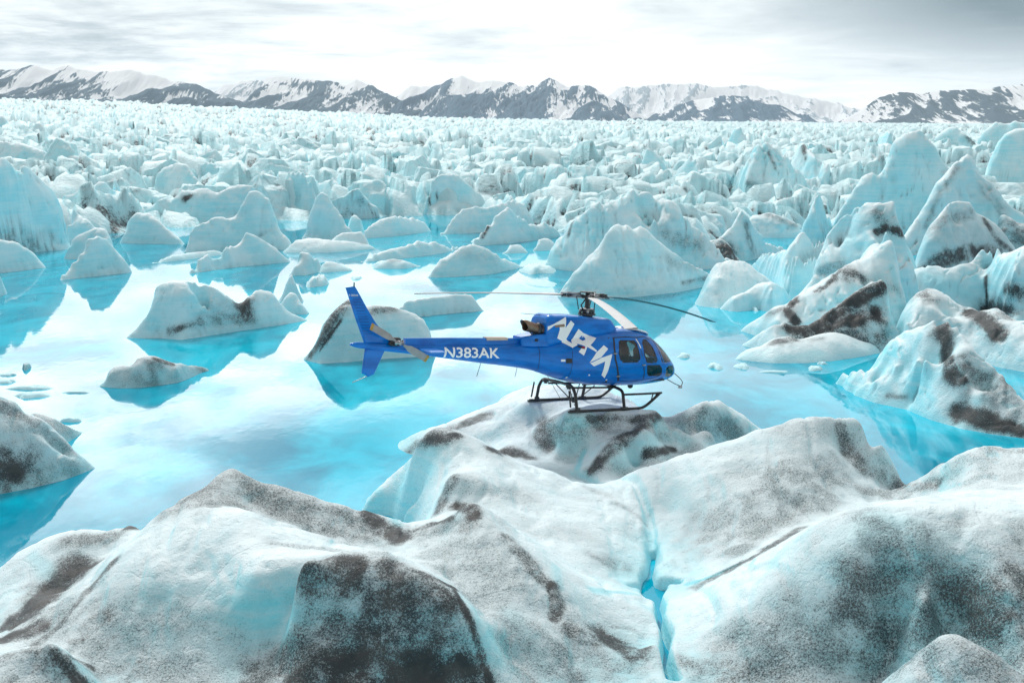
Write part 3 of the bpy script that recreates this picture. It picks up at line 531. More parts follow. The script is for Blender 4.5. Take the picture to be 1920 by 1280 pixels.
B('horn shaped ice peak bending right over a dark hollow', [(1470, 580), (1492, 560), (1512, 535), (1528, 510), (1546, 474), (1562, 440), (1580, 408), (1600, 387), (1618, 378), (1640, 377), (1674, 377), (1680, 398), (1686, 425), (1696, 448), (1706, 500), (1712, 560)], [(1470, 592), (1560, 592), (1640, 600), (1712, 600)], thick=.5, bulge=.62, flute=.04,
  extras=[(1660, 430, 1.0), (1640, 440, 1.5), (1600, 420, 3.5), (1580, 470, 2.6)], dirt=[([(1645, 400), (1665, 425)], 14, .45), ([(1642, 436), (1662, 426), (1690, 436)], 6, .85), ([(1540, 510), (1580, 500)], 12, .4)], blue=[([(1600, 430), (1595, 470)], 16, .65), ([(1660, 455), (1680, 470)], 14, .4)])
B('thin blade of ice wedged between the horn and the grey dome', [(1676, 530), (1684, 470), (1690, 436), (1702, 455), (1716, 480), (1724, 500), (1726, 530)], [(1676, 560), (1726, 560)], thick=.3, blue=[([(1700, 470), (1718, 500)], 6, .8)])
B('small blue pyramid of ice under the dark hollow of the horn', [(1600, 540), (1622, 500), (1640, 462), (1655, 440), (1674, 442), (1684, 470), (1690, 510), (1694, 550)], [(1600, 575), (1694, 575)], thick=.5, blue=[([(1680, 450), (1686, 500)], 7, .8), ([(1650, 470), (1660, 500)], 10, .4)], dirt=[([(1625, 490), (1640, 465)], 8, .5)])
B('big dirty rounded dome of ice with a grey cap on the right', [(1716, 500), (1728, 462), (1742, 432), (1756, 408), (1776, 386), (1800, 377), (1818, 378), (1826, 394), (1850, 410), (1872, 428), (1892, 452), (1912, 480), (1940, 500)], [(1716, 520), (1760, 524), (1850, 515), (1940, 510)], thick=.55, bulge=.66, flute=.0, amp=.04,
  extras=[(1762, 408, 3.0), (1800, 404, 2.9), (1824, 408, 2.7), (1790, 425, 2.4)], dirt=[([(1740, 430), (1780, 408), (1822, 404)], 10, .5), ([(1780, 440), (1860, 460)], 40, .3), ([(1845, 412), (1872, 450), (1900, 475)], 6, .75), ([(1760, 490), (1820, 468), (1870, 480)], 14, .85), ([(1720, 510), (1760, 490)], 8, .8)])
B('broad blue flank of ice with a vertical crease at the right edge', [(1694, 540), (1702, 512), (1730, 498), (1780, 500), (1824, 488), (1846, 468), (1868, 463), (1890, 472), (1915, 458), (1960, 452), (2040, 480)], [(1694, 580), (1780, 585), (1850, 582), (1900, 600), (2040, 600)], thick=.65, bulge=.68, flute=.02,
  extras=[(1850, 520, 1.8), (1848, 560, .5)], blue=[([(1740, 525), (1800, 545), (1840, 575)], 18, .7), ([(1860, 520), (1860, 560)], 12, .3)], dirt=[([(1848, 520), (1852, 575)], 3, .8), ([(1810, 490), (1850, 500)], 14, .35), ([(1890, 540), (1920, 550)], 12, .7), ([(1850, 575), (1890, 585)], 12, .9)])
B('low white and brown slope of ice above the pool at the right edge', [(1690, 640), (1700, 580), (1730, 545), (1745, 538), (1780, 560), (1800, 575), (1830, 585), (1870, 580), (1900, 600), (1940, 600), (2040, 620)], [(1690, 672), (1760, 672), (1830, 678), (1880, 690), (1960, 704), (2040, 715)], thick=1.1, bulge=.72, flute=.03,
  extras=[(1780, 600, 2.2), (1860, 640, 1.2), (1760, 650, .8)], dirt=[([(1712, 542), (1745, 560)], 14, .55), ([(1820, 585), (1850, 600), (1870, 625)], 14, .95), ([(1880, 590), (1925, 600)], 20, .5), ([(1750, 600), (1790, 610)], 14, .2)], blue=[([(1850, 570), (1800, 560)], 8, .7)])
B('upper white slope of folded ice running up under the horn shaped peak', [(1390, 620), (1402, 610), (1422, 596), (1446, 577), (1476, 562), (1500, 548), (1530, 532), (1570, 510), (1600, 490), (1630, 473), (1652, 466), (1668, 470), (1680, 492), (1690, 530), (1704, 575), (1712, 610)], [(1390, 621), (1450, 640), (1560, 645), (1712, 640)], thick=.8, bulge=.6, flute=.03, amp=.035, shore=.1,
  extras=[(1500, 590, 2.2), (1560, 565, 3.0), (1610, 545, 3.4)],
  dirt=[([(1590, 508), (1612, 520)], 13, .6), ([(1580, 500), (1548, 538), (1530, 545)], 6, .6), ([(1490, 560), (1476, 580), (1492, 602)], 8, .85), ([(1440, 590), (1480, 572)], 7, .5), ([(1630, 530), (1680, 540)], 14, .35)], blue=[([(1672, 500), (1686, 560)], 8, .8)])
B('black dirt coated fold of ice in the middle of the right hand cluster', [(1393, 646), (1412, 634), (1440, 616), (1470, 606), (1495, 612), (1515, 612), (1540, 596), (1570, 572), (1600, 552), (1632, 530), (1652, 528), (1664, 545), (1668, 580), (1676, 610), (1700, 630)], [(1393, 648), (1450, 664), (1560, 664), (1700, 660)], thick=.7, bulge=.52, flute=.03, amp=.035, shore=.05, sharp=3,
  extras=[(1560, 610, 1.2), (1600, 590, 1.5), (1640, 585, 1.6), (1580, 602, 1.9), (1540, 612, 1.6), (1610, 580, 2.1)],
  dirt=[([(1655, 538), (1625, 552), (1585, 575), (1550, 600), (1520, 616), (1485, 612)], 13, 1.0), ([(1620, 592), (1580, 606), (1500, 628)], 12, .9), ([(1635, 590), (1600, 600)], 16, .9), ([(1550, 625), (1650, 640)], 20, .6), ([(1500, 600), (1560, 640)], 16, .45), ([(1655, 560), (1660, 600)], 8, .3)])
B('low bright white tongue of ice along the water at the foot of the dark fold', [(1378, 673), (1386, 664), (1400, 655), (1430, 648), (1460, 634), (1480, 630), (1500, 638), (1530, 628), (1570, 624), (1610, 632), (1650, 640), (1680, 630), (1705, 626), (1716, 640)], [(1378, 674), (1450, 681), (1510, 681), (1560, 677), (1620, 668), (1660, 660), (1716, 655)], thick=1.2, bulge=.72, flute=.02, amp=.03, shore=.25, crev=.3,
  dirt=[([(1455, 640), (1485, 636)], 12, .6), ([(1500, 640), (1540, 634)], 6, .4)], blue=[([(1470, 672), (1540, 664)], 10, .55)])
B('steep white berg with dirty brown seams in front of the pool on the right', [(1567, 716), (1582, 702), (1612, 692), (1640, 690), (1652, 668), (1672, 642), (1696, 620), (1724, 608), (1752, 602), (1776, 602), (1794, 614), (1812, 640), (1834, 668), (1862, 690), (1880, 702), (1902, 728), (1922, 750), (1960, 770), (2010, 810)], [(1567, 717), (1600, 740), (1640, 755), (1700, 768), (1740, 785), (1800, 804), (1860, 814), (1922, 822), (2010, 834)], thick=.8, bulge=.56, flute=.05, amp=.045, mat=ICE, shore=.1,
  extras=[(1762, 630, 3.2), (1775, 680, 2.2), (1790, 740, 1.2), (1700, 660, 2.4), (1680, 720, 1.1), (1740, 700, 1.7), (1720, 740, .8), (1850, 740, 1.6), (1830, 720, 1.6), (1640, 715, 1.2), (1800, 780, .5)],
  dirt=[([(1766, 608), (1775, 650), (1782, 700), (1800, 712)], 12, .75), ([(1805, 675), (1830, 710), (1880, 720)], 16, .55), ([(1800, 770), (1860, 795), (1915, 805)], 14, .9), ([(1860, 730), (1900, 780)], 26, .45), ([(1810, 700), (1805, 780)], 14, .4), ([(1665, 742), (1700, 745)], 5, .5)],
  blue=[([(1725, 630), (1700, 680), (1680, 710)], 7, .6), ([(1795, 690), (1798, 700)], 7, .7), ([(1640, 745), (1800, 800)], 3, .4)])
# --- small floes
def floe(label, cx, cy, rx, ry, h=0.12, name='ice_floe', rag=0.25, seed=1, group=None, dirt=0.0):
    c = atZ(cx, cy, 0); sx = rx * c[1] / F; sy = ry * c[1] / F / tang(cy); n = 30; m = 9
    V = []; rr = np.random.RandomState(seed); ph = rr.uniform(0, 6, 5)
    for j in range(m):
        t = j / (m - 1)
        for i in range(n):
            a = 2 * math.pi * i / n
            r = 1 + rag * sum(math.sin(a * (k + 2) + ph[k]) / (k + 1.4) for k in range(5))
            prof = math.sqrt(max(0, 1 - t)) if t else 1
            V.append((c[0] + sx * r * (1 - t) * math.cos(a), c[1] + sy * r * (1 - t) * math.sin(a), -0.08 + (h + 0.08) * math.sin(min(1, t * 1.6) * math.pi / 2)))
    V = np.array(V); V[:, 2] += (fbm(V * 4 + seed, 3) * h * 0.35) * (np.arange(len(V)) >= n)
    Fc = []
    for j in range(m - 1):
        for i in range(n): Fc.append((j * n + i, j * n + (i + 1) % n, (j + 1) * n + (i + 1) % n, (j + 1) * n + i))
    me = mesh_np(name, V, np.array(Fc), ICEM, {'dirt': np.full(len(V), dirt), 'blue': np.zeros(len(V))})
    tag(link(name, me), label, 'ice floe', group)
floe('small round white floe in the water right of the helicopter nose', 1341, 688, 15, 6, 0.14, seed=3)
floe('flat white sliver of ice level with the cabin roof right of the helicopter', 1283, 668, 15, 4, .12, seed=4)
floe('white floe just off the tip of the dirt banded apron', 1392, 688, 14, 6, 0.12, seed=5)
floe('thin white floe in the channel under the dirt banded apron', 1528, 692, 18, 4, .12, seed=6)
floe('tiny white floe behind the thin white floe in the channel', 1542, 682, 11, 2.5, .08, seed=7)
floe('long faint sliver of ice in the channel below the apron tip', 1450, 697, 42, 2.2, .05, seed=8, rag=.15)
floe('diamond shaped white floe between the egg shaped knob and the tail fin', 597, 533, 20, 6, .5, seed=9)
floe('short floe right of the diamond shaped one by the knob', 668, 522, 14, 2.5, .12, seed=10)
floe('longest brash ice strip at the left edge of the lake', 62, 742, 34, 6, .12, seed=11)
floe('second brash ice strip above the longest one at the left edge', 60, 728, 44, 4, .10, seed=12)
floe('thin brash ice strip touching the left edge', 6, 716, 30, 4, .10, seed=13)
floe('brash ice sliver with a grey top above the strips at the left', 50, 690, 9, 4, .18, seed=14, dirt=.4)
floe('dotted brash sliver nearest the left edge above the strips', 14, 703, 22, 2.2, .08, seed=15)
floe('narrow floe trailing right of the brash strips', 142, 736, 30, 1.8, .06, seed=16)
floe('lone small floe above the dark hump at the left', 132, 789, 22, 4, .12, seed=17)
floe('low white floe in the lead below the spiky little berg', 730, 497, 40, 3.5, .25, seed=18)
floe('small white lump beside the waterline notch on the right', 1446, 573, 9, 5, .18, seed=19)
floe('little white lump left of the waterline notch lump', 1412, 580, 7, 4, .15, seed=20)
floe('thin floe at the foot of the blue faced peak', 1330, 562, 16, 4, .2, seed=21)
floe('pale rounded floe drifting left of the blue faced peak', 1008, 508, 30, 7, .4, seed=22)
floe('flat pale floe beside the rounded one left of the blue faced peak', 1015, 532, 34, 6, .15, seed=23)
floe('small flat floe in the blue lead at centre', 905, 452, 22, 3, .3, seed=24)

# --- crowd of seracs on the glacier behind the named ones
random.seed(11)
protos = []
def serac_mesh(k):
    rr = random.Random(k * 31 + 5); n, m = 44, 34                     # a broken block: the space under a few tilted planes, two or three of them jammed together
    xs = np.linspace(-1.1, 1.1, n); ys = np.linspace(-.9, .9, m); X, Y = np.meshgrid(xs, ys, indexing='ij'); Z = np.full(X.shape, -1.3)
    wx = X + .12 * fbm(np.column_stack([X.ravel(), Y.ravel(), Y.ravel() * 0]) * 1.7 + k, 3).reshape(X.shape); wy = Y + .12 * fbm(np.column_stack([X.ravel(), Y.ravel(), Y.ravel() * 0]) * 1.7 + k + 40, 3).reshape(X.shape)
    for j in range(rr.choice([1, 2, 2, 3])):
        cx_, cy_, hh_ = (rr.uniform(-.15, .15), rr.uniform(-.1, .1), 1.0) if j == 0 else (rr.uniform(-.6, .6), rr.uniform(-.4, .3), rr.uniform(.35, .8))
        a0 = rr.uniform(0, 6.28); B_ = hh_ + (wx - cx_) * rr.uniform(-.7, .7) + (wy - cy_) * rr.uniform(-.3, .3); nf = rr.choice([4, 5, 5, 6])
        for i in range(nf):
            a_ = a0 + 6.283 * (i + rr.uniform(-.28, .28)) / nf; r_ = rr.uniform(.12, .5) * (1.3 if abs(math.cos(a_)) > .6 else .8); st_ = rr.choice([1.1, 1.6, 2.4, 4.0])
            B_ = np.minimum(B_, hh_ - ((wx - cx_) * math.cos(a_) + (wy - cy_) * math.sin(a_) - r_) * st_)
        Z = np.maximum(Z, B_)
    Z = np.minimum(Z, -1.3 + 6.5 * (1 - np.maximum(np.abs(X) / 1.1, np.abs(Y) / .9)) ** .8)
    V = np.stack([X.ravel(), Y.ravel(), Z.ravel()], 1); p = V * 2.1 + k * 5; lean = rr.uniform(-.35, .35)
    V[:, 0] += np.maximum(V[:, 2], 0) * lean
    V += np.stack([fbm(p, 3), fbm(p + 20, 3), fbm(p + 40, 4)], 1) * .06
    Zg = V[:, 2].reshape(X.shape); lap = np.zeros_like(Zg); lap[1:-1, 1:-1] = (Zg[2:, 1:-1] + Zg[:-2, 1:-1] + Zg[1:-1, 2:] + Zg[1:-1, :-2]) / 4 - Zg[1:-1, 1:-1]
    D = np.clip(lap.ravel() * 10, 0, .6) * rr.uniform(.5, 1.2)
    if k % 3 == 0: D = np.maximum(D, .5 * sstep(fbm(V * 2.5 + k, 3), .05, .5))
    Fc = gridfaces(n, m)
    return mesh_np('serac', V, Fc, ICEF, {'dirt': D, 'blue': np.clip(fbm(V * 1.5 + k * 2, 2), 0, .35)})
PM = [serac_mesh(k) for k in range(24)]
cnt = 0; tries = 0; placed = []
while cnt < 292 and tries < 9000:
    tries += 1
    Y = 84 * (330 / 84) ** (random.random() ** 0.9); p_x = random.uniform(-90, 2010)
    e_ = (H / tang(float(np.interp(p_x, BX, BY))))
    if Y < e_ + 6: continue
    x = (p_x - 960) / F * Y
    s = random.uniform(1.2, 3.1) * (Y / 110) ** 0.4
    if any((x - a) ** 2 + ((Y - b) * 1.2) ** 2 < ((s + c) * 0.62) ** 2 for a, b, c in placed): continue
    placed.append((x, Y, s)); o = bpy.data.objects.new('serac', random.choice(PM)); SC.collection.objects.link(o)
    o.location = (x, Y, min(ground_z(p_x + a_ * s * .7 * F / Y, Y + b_ * s * .5) for a_ in (-1, 0, 1) for b_ in (-1, 0, 1)) * .6 + ground_z(p_x, Y) * .4 - 0.1 * s); o.rotation_euler = (0, 0, random.uniform(-.5, .5) + (math.pi if random.random() < .5 else 0))
    o.scale = (s * random.uniform(.9, 1.4), s * random.uniform(.9, 1.3), s * random.uniform(.6, 1.05))
    tag(o, 'one of the many jagged pale seracs crowding the broken glacier behind the lake', 'serac', 'seracs crowding the broken glacier behind the lake'); cnt += 1
# ------------------------------------------------------------------ foreground hummocks: one height function, one object per hummock
G = {}
def g(key, *pts): G.setdefault(key, []).extend(pts)
# (px, py, z) ; 'back' marks crests whose hidden far side drops to the lake
g('left', (-60, 1120, .1), (0, 1083, 0.02), (50, 1036, .55), (100, 1008, .95), (160, 994, 1.25), (250, 985, 1.45), (0, 1185, .45), (60, 1120, .75), (130, 1060, 1.0), (180, 1020, 1.25), (200, 1040, 1.15), (110, 1110, .75), (-80, 1200, .5), (30, 1090, .65), (0, 1130, .5),
  (340, 953, 2.45), (300, 972, 2.25), (250, 1012, 1.95), (215, 1060, 1.7), (160, 1130, 1.25), (100, 1190, .9), (60, 1225, .75), (400, 1040, 2.2), (350, 1130, 1.55), (300, 1060, 2.0), (450, 1190, 1.25), (250, 1200, 1.0), (420, 1275, .7), (560, 1130, 1.75), (200, 1275, .55), (520, 1230, 1.0), (330, 1250, .75), (480, 1090, 2.1),
  (380, 956, 2.58), (440, 962, 2.62), (480, 985, 2.5), (520, 1018, 2.32), (570, 1034, 2.3), (548, 1050, 2.35),
  (310, 950, 2.3), (360, 921, 2.5), (400, 896, 2.62), (430, 881, 2.7), (460, 888, 2.68), (510, 905, 2.55), (550, 918, 2.42), (590, 930, 2.3), (640, 942, 2.12), (690, 956, 1.9), (708, 972, 1.6), (722, 986, 1.35), (750, 1002, .95),
  (430, 935, 2.42), (520, 968, 2.08), (600, 1000, 1.85), (650, 1020, 1.75), (720, 1036, 1.62), (780, 1030, 1.68), (700, 1000, 1.65), (480, 925, 2.4),
  (562, 1066, 2.5), (600, 1048, 2.58), (640, 1039, 2.62), (680, 1046, 2.6), (720, 1058, 2.52), (760, 1066, 2.45), (800, 1078, 2.32), (840, 1100, 2.15), (868, 1130, 1.95), (890, 1170, 1.65), (910, 1220, 1.25), (925, 1278, .85),
  (600, 1140, 1.9), (590, 1250, 1.15), (700, 1110, 2.2), (680, 1180, 1.65), (660, 1275, .95), (740, 1190, 1.6), (820, 1160, 1.8), (800, 1270, .9), (640, 1090, 2.3), (540, 1180, 1.4),
  (0, 1222, 1.3), (60, 1214, 1.5), (100, 1213, 1.55), (140, 1236, 1.25), (190, 1278, .8), (40, 1275, 1.2), (-100, 1230, 1.2), (90, 1250, 1.3))
g('slope', (785, 986, 1.25), (820, 972, 1.6), (850, 962, 1.95), (868, 950, 2.2), (882, 944, 2.32), (900, 950, 2.25), (925, 978, 2.1), (950, 1008, 1.95), (985, 1035, 1.75), (1015, 1062, 1.55), (1038, 1090, 1.4),
  (800, 1040, 1.75), (850, 1080, 1.6), (900, 1130, 1.4), (950, 1150, 1.3), (1000, 1180, 1.1), (960, 1230, .85), (1000, 1275, .55), (870, 1010, 1.95), (900, 1060, 1.7), (960, 1080, 1.6), (830, 1000, 1.75), (930, 1030, 1.85),
  (1090, 1108, 1.08), (1140, 1120, .82), (1185, 1132, .66), (1212, 1160, .55), (1228, 1210, .55), (1238, 1275, .45),
  (1060, 1130, 1.15), (1080, 1180, .85), (1040, 1150, 1.05), (1150, 1190, .5), (1130, 1160, .66), (1200, 1210, .38), (1100, 1240, .45), (1190, 1270, .28), (1060, 1275, .4))
g('mid', (690, 944, .03), (697, 962, .05), (745, 972, .05), (752, 990, .1), (705, 915, .4), (725, 895, .75), (760, 868, 1.15), (800, 838, 1.6), (830, 827, 1.78), (860, 823, 1.85), (900, 827, 1.85), (930, 840, 1.72), (960, 858, 1.58), (1000, 872, 1.45), (1040, 886, 1.32), (1085, 905, 1.12),
  (745, 925, .55), (772, 898, 1.15), (796, 880, 1.48), (830, 871, 1.75), (870, 867, 1.82), (905, 874, 1.8), (940, 890, 1.62), (975, 905, 1.45), (845, 894, 1.85), (830, 912, 1.6), (815, 945, 1.1), (790, 960, .8), (770, 975, .4), (900, 920, 1.6), (880, 935, 1.45), (960, 935, 1.35),
  (1000, 935, 1.25), (1060, 930, 1.1), (1100, 960, .95), (1000, 1000, 1.05), (1060, 985, .98), (1120, 1010, .75), (1160, 975, .75), (1100, 1050, .72), (1190, 1060, .32), (1050, 1040, .95), (1150, 1085, .4), (1200, 1020, .35), (1110, 1085, .62), (980, 960, 1.2), (1150, 940, .9))
g('perch', (752, 826, .03), (772, 850, .02), (800, 806, .32), (830, 797, .5), (870, 782, .72), (905, 768, .92), (930, 757, 1.08), (780, 835, .2), (790, 822, .35), (850, 806, .75), (880, 795, .92), (830, 830, .35),
  (940, 745, 1.2), (965, 733, 1.45), (1000, 723, 1.72), (1060, 722, 1.8), (1120, 730, 1.7), (1160, 742, 1.5), (1195, 760, 1.2), (935, 790, 1.05), (900, 815, .85), (950, 820, .95), (930, 845, .85), (970, 855, .8), (1000, 862, .78), (1050, 880, .72), (1085, 892, .6),
  (1010, 800, 1.2), (1020, 790, 1.45), (1040, 780, 1.6), (1105, 772, 1.75), (1000, 830, 1.0), (1050, 815, 1.28), (1075, 840, .95), (1040, 850, .85), (1120, 795, 1.5), (1160, 800, 1.45), (1190, 800, 1.45), (1215, 788, 1.62), (1240, 775, 1.66), (1205, 812, 1.5), (1170, 832, 1.3), (1140, 850, 1.12), (1125, 872, .9), (1110, 895, .65), (1100, 830, 1.1), (1085, 870, .72), (1130, 818, 1.3),
  (1290, 768, 1.5), (1320, 757, 1.5), (1340, 751, 1.5), (1362, 758, 1.35), (1390, 775, 1.0), (1415, 796, .45), (1432, 808, .02), (1270, 800, 1.35), (1300, 815, 1.0), (1250, 830, .95), (1215, 850, .62), (1260, 838, .6), (1180, 880, .55), (1160, 892, .6), (1300, 790, 1.25), (1340, 785, 1.25), (1345, 775, 1.42), (1380, 810, .7), (1340, 830, .75), (1290, 842, .8), (1250, 860, .8), (1200, 872, .75), (1310, 845, .8))
g('right', (1105, 912, .75), (1150, 897, .98), (1200, 880, 1.25), (1260, 862, 1.6), (1310, 845, 1.85), (1360, 829, 2.08), (1420, 806, 2.4), (1480, 789, 2.62), (1520, 782, 2.72), (1560, 780, 2.75), (1592, 787, 2.7), (1620, 802, 2.52), (1650, 828, 2.22), (1668, 852, 1.9), (1682, 882, 1.4), (1692, 905, .95),
  (1575, 815, 2.35), (1590, 850, 1.95), (1625, 885, 1.6), (1665, 908, 1.25), (1705, 912, 1.2), (1730, 897, 1.62), (1400, 880, 1.75), (1300, 930, 1.15), (1480, 860, 2.1), (1500, 920, 1.65), (1350, 990, .85), (1250, 960, .7), (1240, 1040, .35), (1250, 1005, .45), (1200, 930, .95), (1400, 950, 1.3), (1440, 1000, 1.05), (1380, 1040, .85), (1330, 1080, .6), (1285, 1092, .35), (1380, 1018, .85), (1600, 930, 1.35), (1540, 960, 1.3), (1480, 985, 1.15), (1660, 935, 1.3), (1560, 840, 2.15), (1640, 860, 1.75), (1350, 880, 1.7),
  (1760, 873, 2.1), (1800, 850, 2.5), (1830, 840, 2.7), (1860, 836, 2.85), (1920, 836, 2.95), (2000, 850, 2.8), (2120, 900, 2.0), (1780, 905, 2.1), (1850, 900, 2.5), (1920, 900, 2.65), (1740, 925, 1.7))
g('front', (1262, 1106, .3), (1300, 1112, .55), (1340, 1100, .95), (1395, 1078, 1.4), (1440, 1050, 1.8), (1490, 1012, 2.3), (1530, 982, 2.65), (1565, 963, 2.85), (1610, 948, 3.0), (1660, 941, 3.1), (1720, 939, 3.15), (1790, 934, 3.15), (1860, 932, 3.15), (1930, 935, 3.15), (2060, 960, 3.0),
  (1262, 1150, .5), (1272, 1210, .5), (1284, 1275, .42), (1320, 1170, .7), (1330, 1270, .42), (1400, 1140, 1.3), (1420, 1220, .85), (1420, 1275, .5), (1500, 1090, 1.95), (1520, 1180, 1.35), (1560, 1260, .8), (1600, 1020, 2.7), (1620, 1130, 1.9), (1720, 1030, 2.75), (1740, 1120, 2.15), (1680, 1190, 1.35), (1620, 1265, .75), (1860, 1030, 2.85), (1870, 1120, 2.3), (1860, 1185, 1.8), (1930, 1190, 1.9), (2060, 1150, 2.2), (1940, 1080, 2.55), (1760, 1190, 1.5), (1660, 1255, .85),
  (1690, 1270, 1.0), (1720, 1226, 1.7), (1745, 1212, 1.85), (1780, 1209, 1.9), (1825, 1224, 1.8), (1870, 1243, 1.75), (1920, 1255, 1.8), (1770, 1262, 1.35), (1860, 1275, 1.4), (2040, 1260, 1.7))
BACK = [  # crest polyline, (distance behind, z) pairs
 ([(-60, 1120, .1), (0, 1083, .02), (50, 1036, .55), (100, 1008, .95), (160, 994, 1.25), (250, 985, 1.45)], 1.3),
 ([(310, 950, 2.3), (360, 921, 2.5), (430, 881, 2.7), (510, 905, 2.55), (590, 930, 2.3), (690, 956, 1.9)], 2.4),
 ([(708, 972, 1.6), (722, 986, 1.35), (750, 1002, .95)], 1.6),
 ([(705, 915, .4), (725, 895, .75), (760, 868, 1.15), (800, 838, 1.6), (830, 827, 1.78)], 1.1),
 ([(800, 806, .32), (830, 797, .5), (870, 782, .72), (930, 757, 1.08)], 1.0),
 ([(940, 745, 1.2), (965, 733, 1.45), (1000, 723, 1.72), (1060, 722, 1.8), (1120, 730, 1.7), (1195, 760, 1.2)], 2.6),
 ([(1290, 768, 1.5), (1340, 751, 1.5), (1390, 775, 1.0)], 2.2),
 ([(1420, 806, 2.4), (1480, 789, 2.62), (1520, 782, 2.72), (1560, 780, 2.75), (1620, 802, 2.52), (1668, 852, 1.9), (1692, 905, .95)], 2.4),
 ([(1705, 912, 1.2), (1730, 897, 1.62), (1760, 873, 2.1), (1800, 850, 2.5), (1860, 836, 2.85), (1920, 836, 2.95), (2000, 850, 2.8)], 2.6)]
ctrl = []; lab = []; KEYS = list(G)
for ki, k in enumerate(KEYS):
    for q in G[k]: ctrl.append(atZ(*q)); lab.append(ki)
for pl, w_ in BACK:
    for a_, b_ in zip(pl[:-1], pl[1:]):
        for t in (0.0, 0.5):
            q = [a_[i] + (b_[i] - a_[i]) * t for i in range(3)]; c_ = atZ(*q)
            kk = lab[int(np.argmin([(r[0] - c_[0]) ** 2 + (r[1] - c_[1]) ** 2 for r in ctrl[:len(lab)]]))]
            h_ = max(q[2], .3)
            for fr, zz0 in ((0.5, 0.42 * h_), (1.0, -0.35), (2.2, -1.6)):
                ctrl.append((c_[0], c_[1] + w_ * fr, zz0)); lab.append(kk)
# skids rest on the perch
SK = {}
for sy in (-1.08, 1.08):
    for sx in (-1.3, -.9, -.4, .2, .75, 1.3):
        p = HM @ Vector((sx, sy, 0.0)); ctrl.append((p.x, p.y, p.z + 0.006)); lab.append(KEYS.index('perch'))
for px_ in range(-200, 2200, 120):   # the mass sinks below the lake in front of and beside the frame
    q = atY(px_, 1280, 14.5); ctrl.append((q[0] * 1.02, 13.2, -.8)); lab.append(KEYS.index('left' if px_ < 900 else 'front'))
for yy in (14, 18, 22, 26): 
    ctrl.append((-12.5, yy, -.8)); lab.append(0)
for yy in (15, 19, 23, 27, 31): ctrl.append((15.5 + (yy - 15) * .25, yy, .4)); lab.append(KEYS.index('front' if yy < 22 else 'right'))
cc = []; ll = []
for q, l_ in zip(ctrl, lab):
    if all((q[0] - r[0]) ** 2 + (q[1] - r[1]) ** 2 > 0.10 ** 2 for r in cc): cc.append(q); ll.append(l_)
fz = rbf([(a, b) for a, b, _ in cc], [z for *_, z in cc], 0.16)
step = 0.05
xs = np.arange(-12, 15.5, step); ys = 13.8 * (42.0 / 13.8) ** np.linspace(0, 1, 560)
X, Y = np.meshgrid(xs, ys, indexing='ij'); Q = np.stack([X.ravel(), Y.ravel()], 1)
Z = fz(Q)
# smooth the fitted sheet a little, as melt has
def blur(A, n):
    for _ in range(n):
        B2 = A.copy(); B2[1:-1, 1:-1] = (A[1:-1, 1:-1] * 4 + A[2:, 1:-1] + A[:-2, 1:-1] + A[1:-1, 2:] + A[1:-1, :-2]) / 8; A = B2
    return A
Z2 = blur(Z.reshape(X.shape), 5).ravel()
CRK = [[(1078, 903, .05), (1110, 918, .05), (1150, 938, .04), (1190, 958, .04), (1214, 985, .05), (1222, 1020, .06), (1226, 1050, .09)], [(1226, 1040, .0), (1219, 1070, .0), (1214, 1092, .12), (1226, 1106, .20), (1222, 1128, .14), (1238, 1150, .02), (1236, 1180, .0), (1250, 1212, .02), (1245, 1245, .0), (1262, 1300, .02)],
       [(1185, 1112, .0), (1212, 1104, .05)], [(1232, 1106, .05), (1250, 1098, .03), (1270, 1103, .01)]]
cd = np.full(len(Q), 9.0); P2 = np.stack([Q[:, 0], Q[:, 1]], 1)
wn = fbm(np.column_stack([Q * 2.4, np.zeros(len(Q))]), 3)
for ci, pl in enumerate(CRK):
    W_ = [(atZ(a, b, .35 if ci == 0 else 0.12), r) for a, b, r in pl]
    cdk = np.full(len(Q), 9.0)
    for (p0, r0), (p1, r1_) in zip(W_[:-1], W_[1:]):
        a = np.array(p0[:2]); d = np.array(p1[:2]) - a; t = np.clip(((P2 - a) @ d) / (d @ d), 0, 1)
        dd = np.sqrt(((P2 - a - t[:, None] * d) ** 2).sum(1)) - (r0 + (r1_ - r0) * t) * (1 + .5 * wn)
        cdk = np.minimum(cdk, dd)
    if ci == 0: Z2 = Z2 - .16 * np.exp(-(np.maximum(cdk, 0) / .07) ** 2)
    else: cd = np.minimum(cd, cdk)
wc = np.exp(-(np.maximum(cd, 0) / .055) ** 1.5); Z3 = Z2 * (1 - wc) - .25 * wc
Z = blur(Z3.reshape(X.shape), 1).ravel()
V = np.column_stack([Q, Z]); p = V * 0.55; k = sstep(Z, -0.2, 0.4) * sstep(cd, 0.0, 0.35)
skm = np.ones(len(V))
for sy in (-1.08, 1.08):
    for sx in np.linspace(-1.4, 1.4, 12):
        pp = HM @ Vector((sx, sy, 0)); skm = np.minimum(skm, sstep(np.hypot(V[:, 0] - pp.x, V[:, 1] - pp.y), .1, .6))
V[:, 2] += (fbm(p, 4) * 0.09 + fbm(p * 7 + 9, 3) * 0.012 - np.clip(ridged(np.column_stack([V[:, 0] * .9, V[:, 1] * .35, V[:, 2] * .3]) + 4, 3) - .62, 0, 1) * .22) * k * skm
Fc = gridfaces(len(xs), len(ys)); Fc = Fc[(V[Fc][:, :, 2] > -0.3).any(1)]
